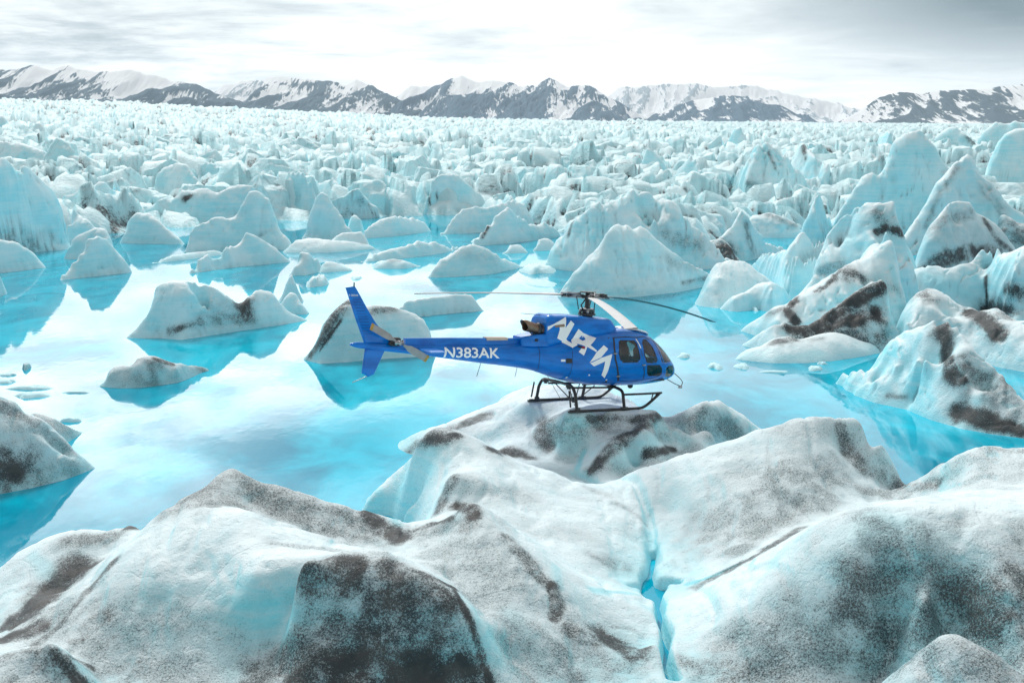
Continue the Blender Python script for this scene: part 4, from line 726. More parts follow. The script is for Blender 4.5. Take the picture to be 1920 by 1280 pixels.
DS = [([(20, 1250), (300, 1262), (600, 1268), (900, 1262)], 34, .45), ([(1300, 1262), (1600, 1255), (1900, 1262)], 34, .4), ([(350, 925), (500, 945), (650, 985)], 46, .55), ([(1400, 1230), (1650, 1215), (1900, 1215)], 62, .50), ([(1640, 1150), (1900, 1110)], 70, .62), ([(1560, 1010), (1640, 1110)], 50, .35), ([(880, 1050), (1000, 1250)], 62, .45), ([(60, 1150), (250, 1225)], 58, .45), ([(300, 1190), (520, 1265)], 40, .42),
 ([(1040, 795), (1200, 800), (1350, 800)], 24, .45), ([(830, 810), (1000, 800)], 18, .35), ([(1420, 900), (1350, 1010)], 44, .40), ([(1040, 1140), (1160, 1240)], 50, .38), ([(820, 1000), (900, 1020)], 40, .38), ([(640, 1080), (700, 1260), (820, 1240)], 60, .5), ([(1700, 900), (1900, 890)], 26, .4), # dirt strokes on the hummocks, led by two dark bands along the bottom edge: polyline px, radius px, strength
 ([(330, 935), (430, 895), (520, 925), (620, 950), (690, 975)], 26, .5), ([(440, 925), (560, 965), (660, 1000)], 26, .42), ([(690, 962), (722, 992), (755, 1008)], 14, .9), ([(510, 1020), (600, 1028), (690, 1040)], 9, .45), ([(180, 990), (250, 986)], 7, .85), ([(130, 1010), (200, 1010)], 16, .55),
 ([(30, 1170), (90, 1110), (140, 1075)], 24, .85), ([(10, 1200), (60, 1180)], 16, .95), ([(60, 1215), (110, 1175), (170, 1100), (215, 1050)], 8, .6), ([(150, 1190), (190, 1160)], 20, .55), ([(170, 1190), (260, 1180), (330, 1160)], 30, .38), ([(220, 1240), (330, 1230), (380, 1200)], 26, .42), ([(250, 1120), (300, 1150)], 24, .3),
 ([(570, 1062), (620, 1055), (665, 1060)], 20, .95), ([(600, 1085), (660, 1090)], 22, .75), ([(520, 1230), (590, 1160), (620, 1110)], 20, .55), ([(480, 1265), (560, 1230), (630, 1180)], 26, .62), ([(725, 1068), (790, 1090), (835, 1125)], 20, .72), ([(720, 1100), (780, 1150), (800, 1220)], 34, .72), ([(700, 1170), (720, 1230)], 30, .8), ([(650, 1265), (760, 1250), (850, 1265)], 30, .95), ([(780, 1070), (850, 1100), (882, 1160), (905, 1230), (918, 1280)], 6, 1.0), ([(560, 1275), (620, 1240)], 26, .75), ([(490, 1205), (640, 1207)], 3, .9), ([(724, 1058), (668, 1150), (655, 1240)], 4, .1),
 ([(0, 1235), (60, 1230), (110, 1232)], 18, .6), ([(30, 1265), (120, 1265)], 20, .55), ([(105, 1222), (130, 1250), (150, 1280)], 10, .9), ([(130, 1230), (170, 1250)], 6, .8),
 ([(770, 1000), (830, 985), (880, 990)], 18, .5), ([(800, 1040), (860, 1060)], 26, .42), ([(860, 952), (884, 950), (886, 965)], 9, .95), ([(755, 1004), (800, 985), (850, 970)], 7, .7), ([(900, 1060), (980, 1110)], 26, .38), ([(880, 1100), (960, 1180), (980, 1250)], 30, .45), ([(950, 1010), (990, 1050), (1015, 1085)], 12, .6), ([(1036, 1098), (1046, 1130), (1040, 1160)], 9, .85), ([(1120, 1190), (1170, 1215), (1190, 1225)], 20, .8), ([(1070, 1180), (1120, 1200)], 18, .6), ([(1090, 1230), (1180, 1250)], 20, .45), ([(1050, 1220), (1080, 1275)], 18, .5), ([(1060, 1165), (1130, 1172), (1190, 1180)], 3, .7),
 ([(845, 900), (830, 935), (822, 955)], 10, .6), ([(880, 912), (940, 925), (1000, 935)], 17, .36), ([(850, 960), (900, 940)], 10, .25), ([(1000, 1000), (1090, 1005)], 22, .3), ([(1120, 1045), (1170, 1065)], 14, .45), ([(1000, 1070), (1080, 1085)], 14, .25), ([(920, 990), (980, 985)], 18, .2), ([(1150, 940), (1195, 965), (1212, 985)], 4, .6), ([(1095, 912), (1145, 932)], 4, .5),
 ([(770, 840), (800, 815), (850, 800), (910, 780)], 10, .65), ([(800, 825), (860, 815)], 8, .8), ([(880, 800), (950, 800)], 12, .35), ([(940, 770), (1000, 775)], 14, .3), ([(920, 842), (965, 852), (990, 858)], 10, .8), ([(1015, 790), (1010, 815), (1030, 840)], 10, .65), ([(1025, 800), (1100, 800), (1190, 790)], 14, .55), ([(1105, 785), (1180, 785), (1230, 780)], 7, .75), ([(1225, 785), (1190, 810), (1150, 835), (1125, 860), (1110, 880)], 9, .75), ([(1090, 835), (1060, 860)], 12, .4), ([(1100, 880), (1160, 872)], 8, .4), ([(1212, 850), (1262, 842)], 6, .95), ([(1170, 882), (1250, 860), (1310, 840)], 11, .42), ([(1300, 795), (1340, 790), (1385, 815)], 16, .55), ([(1310, 780), (1345, 768)], 4, .8), ([(1330, 815), (1375, 822)], 16, .45), ([(1150, 765), (1240, 768), (1290, 766)], 7, .45), ([(1020, 760), (1100, 745), (1190, 760)], 16, .28),
 ([(1480, 800), (1560, 800), (1620, 830)], 22, .36), ([(1575, 800), (1590, 850), (1620, 880)], 11, .6), ([(1640, 890), (1700, 915), (1760, 905)], 11, .6), ([(1640, 860), (1680, 895)], 12, .4), ([(1400, 900), (1360, 960), (1325, 1010)], 24, .42), ([(1480, 880), (1440, 940), (1400, 985)], 36, .48), ([(1560, 880), (1520, 930), (1440, 990), (1380, 1030)], 26, .5), ([(1340, 1080), (1420, 1040), (1500, 990)], 9, .65), ([(1310, 1095), (1380, 1062)], 12, .6), ([(1620, 920), (1700, 930)], 12, .5), ([(1500, 830), (1450, 900)], 20, .3), ([(1800, 870), (1900, 880)], 30, .42), ([(1780, 910), (1900, 915)], 14, .35), ([(1840, 842), (1920, 845)], 8, .5),
 ([(1620, 965), (1640, 1010), (1680, 1050)], 26, .52), ([(1640, 1100), (1720, 1090), (1800, 1080)], 18, .45), ([(1630, 1090), (1700, 1082), (1820, 1060), (1915, 1045)], 4, .8), ([(1760, 1090), (1920, 1095)], 4, .9), ([(1780, 1130), (1850, 1120), (1920, 1130)], 34, .66), ([(1700, 1150), (1760, 1170)], 26, .5), ([(1830, 1160), (1900, 1170)], 24, .7), ([(1560, 1130), (1600, 1180), (1560, 1240)], 26, .45), ([(1360, 1205), (1460, 1215), (1560, 1232), (1680, 1240)], 3.5, .85), ([(1270, 1240), (1330, 1250)], 18, .55), ([(1400, 1255), (1460, 1240)], 28, .55), ([(1330, 1190), (1370, 1180)], 14, .35), ([(1500, 1200), (1540, 1260)], 26, .5), ([(1700, 960), (1850, 990)], 26, .25), ([(1700, 1250), (1780, 1235), (1830, 1250)], 20, .5), ([(1740, 1222), (1790, 1216), (1850, 1240)], 7, .5), ([(1860, 1265), (1920, 1268)], 16, .5), ([(1420, 1120), (1500, 1150)], 30, .12)]
BS = [([(1222, 1050), (1230, 1110), (1242, 1200), (1256, 1280)], 7, .5), ([(1215, 1000), (1224, 1040)], 6, .5), ([(1110, 1105), (1190, 1112)], 7, .55), ([(1290, 1095), (1340, 1078), (1378, 1060)], 6, .85), ([(1096, 845), (1082, 880)], 4, .7), ([(1240, 815), (1200, 850), (1160, 870)], 13, .45), ([(600, 1130), (560, 1200)], 30, .3), ([(1650, 1000), (1700, 1060)], 50, .35), ([(1500, 1150), (1700, 1200)], 40, .25), ([(1050, 1100), (1042, 1060)], 8, .4), ([(705, 915), (735, 950), (745, 985)], 7, .6), ([(752, 905), (735, 950)], 5, .5), ([(960, 1150), (1020, 1250)], 18, .25), ([(120, 1100), (60, 1040)], 10, .35), ([(440, 1255), (400, 1180)], 24, .3)]
D = paint(V, Fc, [(p_, r_ * 1.25, min(1.0, s_ * (1.12 if r_ > 5 else .7))) for p_, r_, s_ in DS], 3, soft=1.3); Bl = paint(V, Fc, BS, 8, soft=1.2)
gr = fbm(V * .5 + 3, 3)
CLEAN = [([(1180, 900), (1300, 900), (1450, 850)], 60, 1.0), ([(1250, 940), (1240, 1000)], 50, 1.0), ([(1280, 1180), (1400, 1110), (1500, 1050), (1580, 990)], 46, 1.0), ([(900, 880), (1000, 930)], 40, 1.0), ([(960, 1010), (1080, 1030)], 30, .8), ([(450, 1000), (440, 1080), (430, 1180)], 90, 1.0), ([(350, 1040), (330, 1120)], 60, 1.0), ([(760, 880), (1000, 960), (1180, 1020)], 70, 1.0), ([(1150, 940), (1350, 880)], 50, 1.0), ([(1290, 960), (1260, 1040)], 40, 1.0), ([(1300, 1130), (1450, 1080), (1560, 1010)], 50, 1.0), ([(1300, 845), (1450, 810)], 30, 1.0)]
WH = 1 - paint(V, Fc, CLEAN, 21, soft=1.1)
D = np.maximum(D, 0.20 * sstep(gr + .6 * fbm(V * 1.7 + 5, 3), -.15, .7) * WH) * sstep(cd, -.05, .25)
Gz = V[:, 2].reshape(X.shape)
me_all = mesh_np('tmp', V, Fc, None); NRM = np.empty(len(V) * 3, np.float32); me_all.vertices.foreach_get('normal', NRM); NRM = NRM.reshape(-1, 3)
bpy.data.meshes.remove(me_all)
# split by nearest control's hummock
ck = np.array([(a, b) for a, b, _ in cc]); cl = np.array(ll); cen = V[Fc][:, :, :2].mean(1); own = np.empty(len(Fc), int)
for i in range(0, len(Fc), 20000):
    d = ((cen[i:i + 20000, None] - ck[None]) ** 2).sum(2); own[i:i + 20000] = cl[d.argmin(1)]
HLAB = {'left': 'huge grit covered ice hummock with a white dome and dark folds at the bottom left', 'slope': 'grey speckled ice slope with a dark hollow left of the narrow water crack',
        'mid': 'bright white curved ice hummock between the lake and the narrow crack', 'perch': 'wrinkled grey brown ice hummock that carries the helicopter',
        'right': 'long white ice ridge with a rounded grey crest right of the helicopter', 'front': 'massive grey streaked ice hummock filling the bottom right corner'}
for ki, kname in enumerate(KEYS):
    f_ = Fc[own == ki]; used = np.zeros(len(V), bool); used[f_.ravel()] = True; ren = np.cumsum(used) - 1
    me = mesh_np('ice_hummock', V[used], ren[f_], ICE, {'dirt': D[used], 'blue': Bl[used]}, normals=NRM[used])
    tag(link('ice_hummock', me), HLAB[kname], 'ice hummock')
# ------------------------------------------------------------------ helicopter: surface functions
FUS = np.array([  # x, top, bottom, half width, exponent
 (-7.50, 1.955, 1.905, .03, 2), (-7.40, 1.985, 1.865, .06, 2), (-7.0, 1.97, 1.80, .085, 2), (-6.4, 1.94, 1.725, .115, 2), (-5.1, 1.91, 1.57, .175, 2), (-3.5, 1.90, 1.35, .26, 2),
 (-2.6, 1.91, 1.235, .32, 2.1), (-1.9, 1.95, 1.12, .40, 2.2), (-1.45, 2.02, .99, .54, 2.2), (-.95, 2.12, .83, .72, 2.3), (-.45, 2.2, .72, .86, 2.5), (.1, 2.27, .655, .92, 2.7),
 (.7, 2.31, .625, .935, 2.8), (1.3, 2.31, .61, .93, 2.8), (1.7, 2.25, .61, .915, 2.7), (2.05, 2.12, .62, .875, 2.6), (2.38, 1.90, .645, .80, 2.5), (2.70, 1.63, .685, .68, 2.4), (2.93, 1.41, .735, .55, 2.3), (3.09, 1.24, .81, .39, 2.2), (3.17, 1.12, .90, .20, 2.1), (3.195, 1.04, .97, .04, 2)])
def smooth_tab(T, n):
    xs = T[:, 0]; X = np.linspace(xs[0], xs[-1], n); out = [X]
    for c in range(1, T.shape[1]):
        y = T[:, c]; m = np.gradient(y, xs); i = np.clip(np.searchsorted(xs, X) - 1, 0, len(xs) - 2)
        h = xs[i + 1] - xs[i]; t = (X - xs[i]) / h
        out.append((2*t**3-3*t**2+1)*y[i] + (t**3-2*t**2+t)*h*m[i] + (-2*t**3+3*t**2)*y[i+1] + (t**3-t**2)*h*m[i+1])
    return np.stack(out, 1)
FT = smooth_tab(FUS, 900)
COWL = np.array([(-1.66, 2.64, 1.80, .42, 5), (-1.60, 2.70, 1.80, .455, 5), (-1.3, 2.725, 1.85, .50, 5), (-.9, 2.725, 1.95, .53, 5), (-.3, 2.69, 2.03, .55, 5), (.3, 2.635, 2.08, .545, 5), (.56, 2.61, 2.1, .52, 5), (.62, 2.57, 2.1, .50, 4.5), (.76, 2.40, 2.12, .45, 4), (.86, 2.27, 2.15, .36, 3)])
CT = smooth_tab(COWL, 300)
def half(T, x, z):
    if x < T[0, 0] or x > T[-1, 0]: return 0.0
    t, b, w_, n = [float(np.interp(x, T[:, 0], T[:, k])) for k in (1, 2, 3, 4)]
    u = abs((z - (t + b) / 2) / ((t - b) / 2))
    return 0.0 if u >= 1 else w_ * (1 - u ** n) ** (1 / n)
# ------------------------------------------------------------------ helicopter: materials
def simple(name, col, rough=0.4, metal=0.0, coat=0.0, spec=0.5, wear=0.0):
    m, t, b, o = new_mat(name)
    pos = t.node('ShaderNodeTexCoord').outputs['Object']
    n_ = t.noise(pos, 6.0, 4, 0.6)
    dark = tuple(c * (1 - .35 - wear) for c in col[:3]) + (1,)
    t.l.new(t.mix(t.ramp(n_, 0.3, 0.75, 0.0, 0.35 + wear), (*col[:3], 1), dark), b.inputs['Base Color'])
    b.inputs['Roughness'].default_value = rough; b.inputs['Metallic'].default_value = metal
    b.inputs['Coat Weight'].default_value = coat; b.inputs['Coat Roughness'].default_value = 0.05; b.inputs['Specular IOR Level'].default_value = spec
    return m
def mat_paint():
    m, t, b, o = new_mat('blue_paint')
    pos = t.node('ShaderNodeTexCoord').outputs['Object']
    mp = t.node('ShaderNodeMapping'); mp.inputs['Scale'].default_value = (0.7, 1, 2.4); t.l.new(pos, mp.inputs[0])
    n_ = t.noise(mp.outputs[0], 2.2, 4, 0.6)
    t.l.new(t.mix(t.ramp(n_, .35, .7), (0.0, 0.20, 0.68, 1), (0.0, 0.125, 0.48, 1)), b.inputs['Base Color'])
    b.inputs['Roughness'].default_value = 0.38; b.inputs['Specular IOR Level'].default_value = 0.15; b.inputs['Coat Weight'].default_value = 0.5; b.inputs['Coat Roughness'].default_value = 0.05
    bp = t.node('ShaderNodeBump'); bp.inputs['Distance'].default_value = 0.004; bp.inputs['Strength'].default_value = .5; t.put(bp.inputs['Height'], t.noise(pos, 3.0, 2)); t.l.new(bp.outputs[0], b.inputs['Normal'])
    return m
def mat_glass():
    m = bpy.data.materials.new('cabin_glass'); m.use_nodes = True; t = NT(m.node_tree); t.n.clear(); o = t.node('ShaderNodeOutputMaterial')
    tr = t.node('ShaderNodeBsdfTransparent', ins={'Color': (0.50, 0.57, 0.57, 1)}); gl = t.node('ShaderNodeBsdfGlossy', ins={'Roughness': 0.02, 'Color': (1, 1, 1, 1)})
    fr = t.node('ShaderNodeFresnel', ins={'IOR': 1.6}); mx = t.node('ShaderNodeMixShader'); t.put(mx.inputs[0], t.math('MULTIPLY', fr.outputs[0], 1.0))
    t.l.new(tr.outputs[0], mx.inputs[1]); t.l.new(gl.outputs[0], mx.inputs[2]); t.l.new(mx.outputs[0], o.inputs[0]); return m
PAINT, GLASS = mat_paint(), mat_glass()
WHITE = simple('white_decal', (0.95, 0.95, 0.95), 0.4, wear=-.25); BLACK = simple('black_metal', (0.018, 0.018, 0.02), 0.45); DGREY = simple('dark_grey_metal', (0.06, 0.065, 0.07), 0.4, .5)
GREY = simple('grey_blade', (0.36, 0.36, 0.36), 0.45, wear=.1); STEEL = simple('brushed_steel', (0.42, 0.43, 0.44), 0.3, .8); EXH = simple('heated_steel', (0.30, 0.20, 0.14), 0.38, .75, wear=.25)
TAN = simple('tan_panel', (0.62, 0.50, 0.40), 0.6); YEL = simple('yellow_tip', (0.55, 0.32, 0.05), 0.5, wear=.2); SEAT = simple('grey_fabric', (0.16, 0.16, 0.15), 0.8); RED = simple('red_lens', (0.45, 0.02, 0.02), 0.2)
BLADE = simple('rotor_blade_lit_skin', (0.62, 0.62, 0.62), 0.35); BUND = simple('rotor_blade_shaded_skin', (0.035, 0.04, 0.045), 0.5)  # one grey blade: sky sheen on top and shade below put into two colours

heli = bpy.data.objects.new('helicopter', None); SC.collection.objects.link(heli); heli.matrix_world = HM
tag(heli, 'blue helicopter with white lettering parked on skids on the ice hummock', 'helicopter')
def part(name, VF, mat, parent=None, smooth=True, angle=None):
    V, Fs = VF; me = bpy.data.meshes.new(name); me.from_pydata([tuple(map(float, v)) for v in V], [], [tuple(int(i) for i in f) for f in Fs]); me.validate()
    for p in me.polygons: p.use_smooth = smooth
    if isinstance(mat, (list, tuple)):
        for m_i in mat: me.materials.append(m_i)
    else: me.materials.append(mat)
    if angle: me.shade_smooth() if False else None
    if smooth and angle:
        bm = bmesh.new(); bm.from_mesh(me)
        for e_ in bm.edges:
            if len(e_.link_faces) == 2 and e_.calc_face_angle(0) > math.radians(angle): e_.smooth = False
        bm.to_mesh(me); bm.free()
    return link(name, me, parent or heli)
def merge(*parts):
    V = []; Fs = []
    for v, f in parts:
        n = len(V); V += list(v); Fs += [tuple(i + n for i in q) for q in f]
    return V, Fs
def tube(pts, r, n=10, caps=True):
    pts = [Vector(p) for p in pts]; rs = r if isinstance(r, (list, tuple)) else [r] * len(pts); V = []; Fs = []
    t0 = (pts[1] - pts[0]).normalized(); up = Vector((0, 0, 1)) if abs(t0.z) < .9 else Vector((1, 0, 0)); a = t0.cross(up).normalized()
    for i, p in enumerate(pts):
        t = ((pts[min(i + 1, len(pts) - 1)] - pts[max(i - 1, 0)])).normalized(); a = (a - t * a.dot(t)).normalized(); b = t.cross(a)
        for k in range(n): th = 2 * math.pi * k / n; V.append(p + (a * math.cos(th) + b * math.sin(th)) * rs[i])
    for i in range(len(pts) - 1):
        for k in range(n): Fs.append((i * n + k, i * n + (k + 1) % n, (i + 1) * n + (k + 1) % n, (i + 1) * n + k))
    if caps: Fs.append(tuple(range(n))[::-1]); Fs.append(tuple(range((len(pts) - 1) * n, len(pts) * n)))
    return V, Fs
def curve(pts, per=6):
    P_ = [Vector(p) for p in pts]; out = []
    for i in range(len(P_) - 1):
        p0, p1, p2, p3 = P_[max(i - 1, 0)], P_[i], P_[i + 1], P_[min(i + 2, len(P_) - 1)]
        for k in range(per):
            t = k / per; out.append(0.5 * ((2 * p1) + (p2 - p0) * t + (2 * p0 - 5 * p1 + 4 * p2 - p3) * t * t + (3 * p1 - p0 - 3 * p2 + p3) * t ** 3))
    return out + [P_[-1]]
def boxm(c, s, M_=None, bev=0.12):
    bm = bmesh.new(); bmesh.ops.create_cube(bm, size=1); bmesh.ops.scale(bm, vec=s, verts=bm.verts)
    bmesh.ops.bevel(bm, geom=bm.edges[:], offset=min(s) * bev, segments=2, affect='EDGES')
    if M_: bm.transform(M_)
    bmesh.ops.translate(bm, vec=c, verts=bm.verts); V = [v.co.copy() for v in bm.verts]; Fs = [tuple(v.index for v in f.verts) for f in bm.faces]; bm.free(); return V, Fs
def loft_table(T, xs, nt=72, cap=True):
    V = []; Fs = []
    for x in xs:
        t, b, w_, n = [float(np.interp(x, T[:, 0], T[:, k])) for k in (1, 2, 3, 4)]; zc, h = (t + b) / 2, (t - b) / 2
        for k in range(nt):
            th = 2 * math.pi * k / nt; c, s = math.cos(th), math.sin(th)
            V.append((x, math.copysign(abs(c) ** (2 / n), c) * w_, zc + math.copysign(abs(s) ** (2 / n), s) * h))
    for i in range(len(xs) - 1):
        for k in range(nt): Fs.append((i * nt + k, (i + 1) * nt + k, (i + 1) * nt + (k + 1) % nt, i * nt + (k + 1) % nt))
    if cap: Fs.append(tuple(range(nt))[::-1]); Fs.append(tuple(range((len(xs) - 1) * nt, len(xs) * nt)))
    return V, Fs
def inside(poly, x, z):
    c = False; j = len(poly) - 1
    for i in range(len(poly)):
        (xi, zi), (xj, zj) = poly[i], poly[j]
        if (zi > z) != (zj > z) and x < (xj - xi) * (z - zi) / (zj - zi) + xi: c = not c
        j = i
    return c
WIN = {'rear_door': [(.60, 1.97), (.66, 2.02), (1.16, 2.01), (1.22, 1.93), (1.34, 1.50), (1.28, 1.42), (.72, 1.42), (.62, 1.5), (.565, 1.66)],
       'front_door': [(1.46, 1.94), (1.52, 2.03), (1.64, 2.03), (1.84, 1.80), (2.02, 1.43), (1.97, 1.37), (1.60, 1.39), (1.50, 1.62)],
       'lower': [(1.64, 1.28), (2.14, 1.27), (2.24, 1.18), (2.28, 1.0), (2.22, .95), (1.78, .97), (1.68, 1.05)],
       'chin': [(2.45, 1.16), (2.62, 1.24), (2.84, 1.22), (2.96, 1.08), (2.9, .92), (2.68, .86), (2.5, .93)]}
def wsc(x, z): return x > 1.90 + (2.10 - z) * 0.46 and 1.34 < z < 2.10 and x > 1.94
xs_ = np.concatenate([np.linspace(-7.5, -1.0, 70)[:-1], np.linspace(-1.0, .35, 30)[:-1], np.arange(.35, 3.194, .022), [3.195]])
Vf, Ff = loft_table(FT, xs_, 180)
skin, panes = [], {'side_window': [], 'front_window': [], 'lower_window': [], 'chin_window': [], 'windscreen': []}
Va = np.array(Vf)
for f in Ff:
    if len(f) > 4: skin.append(f); continue
    c = Va[list(f)].mean(0)
    if c[0] > .4 and abs(c[1]) > .02:
        hit = None
        if wsc(c[0], c[2]) and abs(c[1]) > .022: hit = 'windscreen'
        for k, nm in (('rear_door', 'side_window'), ('front_door', 'front_window'), ('lower', 'lower_window'), ('chin', 'chin_window')):
            if inside(WIN[k], c[0], c[2]) and abs(c[1]) > .12: hit = nm
        if hit: panes[hit].append((f, 1 if c[1] > 0 else -1)); continue
    skin.append(f)
def compact(V, Fs):
    used = sorted({i for f in Fs for i in f}); mp = {a: i for i, a in enumerate(used)}; return [V[i] for i in used], [tuple(mp[i] for i in f) for f in Fs]
body = part('fuselage', compact(Vf, skin), PAINT, angle=45)
sol = body.modifiers.new('skin', 'SOLIDIFY'); sol.thickness = 0.025; sol.offset = 1
GLAB = {'windscreen': None}
for nm, L in panes.items():
    for sgn in (-1, 1):
        fs = [f for f, s_ in L if s_ == sgn]
        if fs: part(nm, compact(Vf, [q[::-1] for q in fs]), GLASS)
BV = BVHTree.FromPolygons([tuple(v) for v in Vf], Ff)
cow_g = loft_table(CT, np.linspace(-1.66, .86, 60), 96)
cowl = part('engine_cowling', cow_g, PAINT, angle=40)
BC = BVHTree.FromPolygons([tuple(v) for v in cow_g[0]], cow_g[1])
def yhit(x, z, side=-1):
    best = None
    for b in (BV, BC):
        h = b.ray_cast(Vector((x, 2.0 * side, z)), Vector((0, -side, 0)))
        if h[0] is not None and h[0].y * side > -0.02 and (best is None or h[0].y * side > best[0].y * side): best = h
    return best
def decal(name, poly, mat, off=0.006, side=-1, thick=0.0, parent=None, cell=0.03, strict=True):
    """cut a flat outline (x,z) into small cells and lay it on the skin"""
    bm = bmesh.new()
    if isinstance(poly, tuple): bm.from_mesh(poly[0]); bmesh.ops.transform(bm, matrix=poly[1], verts=bm.verts)
    else:
        vs = [bm.verts.new((x, 0, z)) for x, z in poly]; f = bm.faces.new(vs); f.normal_update(); bmesh.ops.triangulate(bm, faces=[f])
    for ax, no in ((0, (1, 0, 0)), (2, (0, 0, 1))):
        lo = min(v.co[ax] for v in bm.verts); hi = max(v.co[ax] for v in bm.verts); k = lo + cell
        while k < hi:
            co = [0, 0, 0]; co[ax] = k; bmesh.ops.bisect_plane(bm, geom=bm.verts[:] + bm.edges[:] + bm.faces[:], plane_co=co, plane_no=no); k += cell
    bad = []
    for v in bm.verts:
        h = yhit(v.co.x, v.co.z, side)
        if h is None: bad.append(v); continue
        n_ = h[1] if h[1].y * side > 0 else -h[1]
        v.co = h[0] + n_ * off
    bmesh.ops.delete(bm, geom=bad, context='VERTS')
    me = bpy.data.meshes.new(name); bm.to_mesh(me); bm.free(); me.materials.append(mat)
    for p in me.polygons: p.use_smooth = True
    return link(name, me, parent or heli)
def strip(p, w_):
    """ribbon outline along a polyline"""
    L, R_ = [], []
    for i in range(len(p)):
        a = np.array(p[max(i - 1, 0)]); b = np.array(p[min(i + 1, len(p) - 1)]); d = (b - a) / np.linalg.norm(b - a); n_ = np.array([-d[1], d[0]]) * w_ / 2
        L.append(tuple(np.array(p[i]) + n_)); R_.append(tuple(np.array(p[i]) - n_))
    return L + R_[::-1]
# lettering and marks
wordmark = bpy.data.objects.new('wordmark', None); SC.collection.objects.link(wordmark); wordmark.parent = heli
def mark(nm, poly, mat=WHITE, off=.006, par=wordmark): return decal(nm, poly, mat, off, parent=par)
mark('letter', [(-1.72, 2.37), (-1.05, 2.685), (-1.07, 2.50), (-1.10, 2.02), (-1.15, 1.995), (-1.33, 2.08), (-1.26, 2.33), (-1.285, 2.455), (-1.46, 2.44), (-1.64, 2.29)])
mark('letter', [(-.91, 2.59), (-.79, 2.49), (-1.03, 2.06), (-.86, 1.93), (-.88, 1.81), (-1.16, 1.97), (-1.14, 2.30)])
mark('letter', [(-.64, 2.35), (-.47, 2.23), (-.09, 2.09), (-.36, 1.90), (-.18, 1.745), (-.22, 1.715), (-.47, 1.85), (-.60, 1.61), (-.74, 1.71), (-.63, 1.83), (-.72, 1.90), (-.88, 1.83), (-.86, 1.99), (-.73, 2.22)])
mark('letter', [(-.20, 1.71), (.06, 1.90), (.19, 1.80), (-.08, 1.535), (.32, 1.65), (.17, .94), (.03, 1.04), (.09, 1.44), (-.27, 1.30), (-.42, 1.41)])
mark('letter_gap', [(-.60, 2.06), (-.53, 2.15), (-.42, 2.12), (-.44, 2.04), (-.54, 2.01)], PAINT, .010)
mark('letter_gap', [(-.74, 1.93), (-.62, 1.90), (-.52, 1.86), (-.56, 1.80), (-.72, 1.84)], PAINT, .010)
mark('letter_gap', [(-.41, 1.415), (-.08, 1.545), (-.07, 1.53), (-.39, 1.395)], PAINT, .010)
decal('cowling_slot', [(-1.42, 2.455), (-1.12, 2.49), (-1.11, 2.41), (-1.42, 2.39)], EXH, .010)
decal('air_vent', [(-.73, 1.885), (-.55, 1.84), (-.55, 1.79), (-.73, 1.83)], BLACK, .012)
decal('red_light', [(-.62, 1.86), (-.55, 1.845), (-.55, 1.80), (-.62, 1.815)], RED, .018)
decal('fuel_port', [(-1.10, 1.52), (-.94, 1.52), (-.93, 1.385), (-1.10, 1.38)], BLACK, .008)
decal('placard', [(-1.24, 1.485), (-1.125, 1.49), (-1.12, 1.43), (-1.24, 1.425)], WHITE, .008)
for x_, z_ in ((-.38, 1.02), (.25, .86), (-.95, .93)): decal('placard', [(x_, z_), (x_ + .045, z_), (x_ + .045, z_ + .04), (x_, z_ + .04)], WHITE, .008)
def text_decal(txt, x0, x1, z0, z1, name, side=-1, shear=0.0, drop=0.0, off=.006):
    cu = bpy.data.curves.new(name, 'FONT'); cu.body = txt; cu.size = 1.0; cu.offset = 0.018; o = bpy.data.objects.new(name, cu); SC.collection.objects.link(o)
    dg = bpy.context.evaluated_depsgraph_get(); me = bpy.data.meshes.new_from_object(o.evaluated_get(dg)); bpy.data.objects.remove(o)
    co = np.array([v.co[:] for v in me.vertices]); lo, hi = co.min(0), co.max(0); sx, sz = (x1 - x0) / (hi[0] - lo[0]), (z1 - z0) / (hi[1] - lo[1])
    for v in me.vertices:
        a, b = (v.co.x - lo[0]) * sx, (v.co.y - lo[1]) * sz; v.co = (x0 + a, 0, z0 + b + drop * a)
    return decal(name, (me, Matrix.Identity(4)), WHITE, off, side, cell=.04)
text_decal('N383AK', -4.78, -3.08, 1.555, 1.835, 'registration', drop=-.025)
# doors: dark seams, sliding door rail, handles
for nm, pl, w_ in (('door_seam', [(.46, 2.10), (.40, 1.84), (.44, 1.50), (.59, 1.08), (.70, .84)], .055), ('door_seam', [(.46, 2.10), (.9, 2.12), (1.29, 2.10), (1.6, 2.12), (1.8, 2.02)], .02),
                   ('door_seam', [(1.29, 2.09), (1.33, 1.83), (1.43, 1.55)], .014), ('door_seam', [(1.50, 1.25), (1.56, 1.05), (1.60, .88)], .03), ('door_seam', [(.70, .84), (1.1, .80), (1.6, .84), (2.2, .90)], .012),
                   ('windscreen_pillar', [(1.95, 2.10), (2.05, 1.86), (2.20, 1.55), (2.33, 1.32), (2.42, 1.0)], .03), ('panel_seam', [(-1.84, 1.86), (-1.84, 1.4), (-1.80, 1.14)], .012), ('panel_seam', [(-.92, 1.75), (-.92, 1.3), (-.90, .95)], .010)):
    for side in (-1, 1): decal(nm, strip(pl, w_), BLACK if 'pillar' not in nm else PAINT, .007, side)
decal('rail_cover', strip([(1.24, 2.06), (1.31, 1.92), (1.36, 1.80)], .035), WHITE, .012)
for side in (-1, 1):
    for k in WIN:
        if k == 'chin': continue
        decal('window_frame', strip(WIN[k] + [WIN[k][0]], .028), BLACK, .006, side)
for x_, z_ in ((.40, 1.66), (.60, .98), (1.47, 1.30)):
    h = yhit(x_, z_); part('door_handle', boxm(h[0] + Vector((0.02, -.02, 0)), (.12, .03, .035)), STEEL)
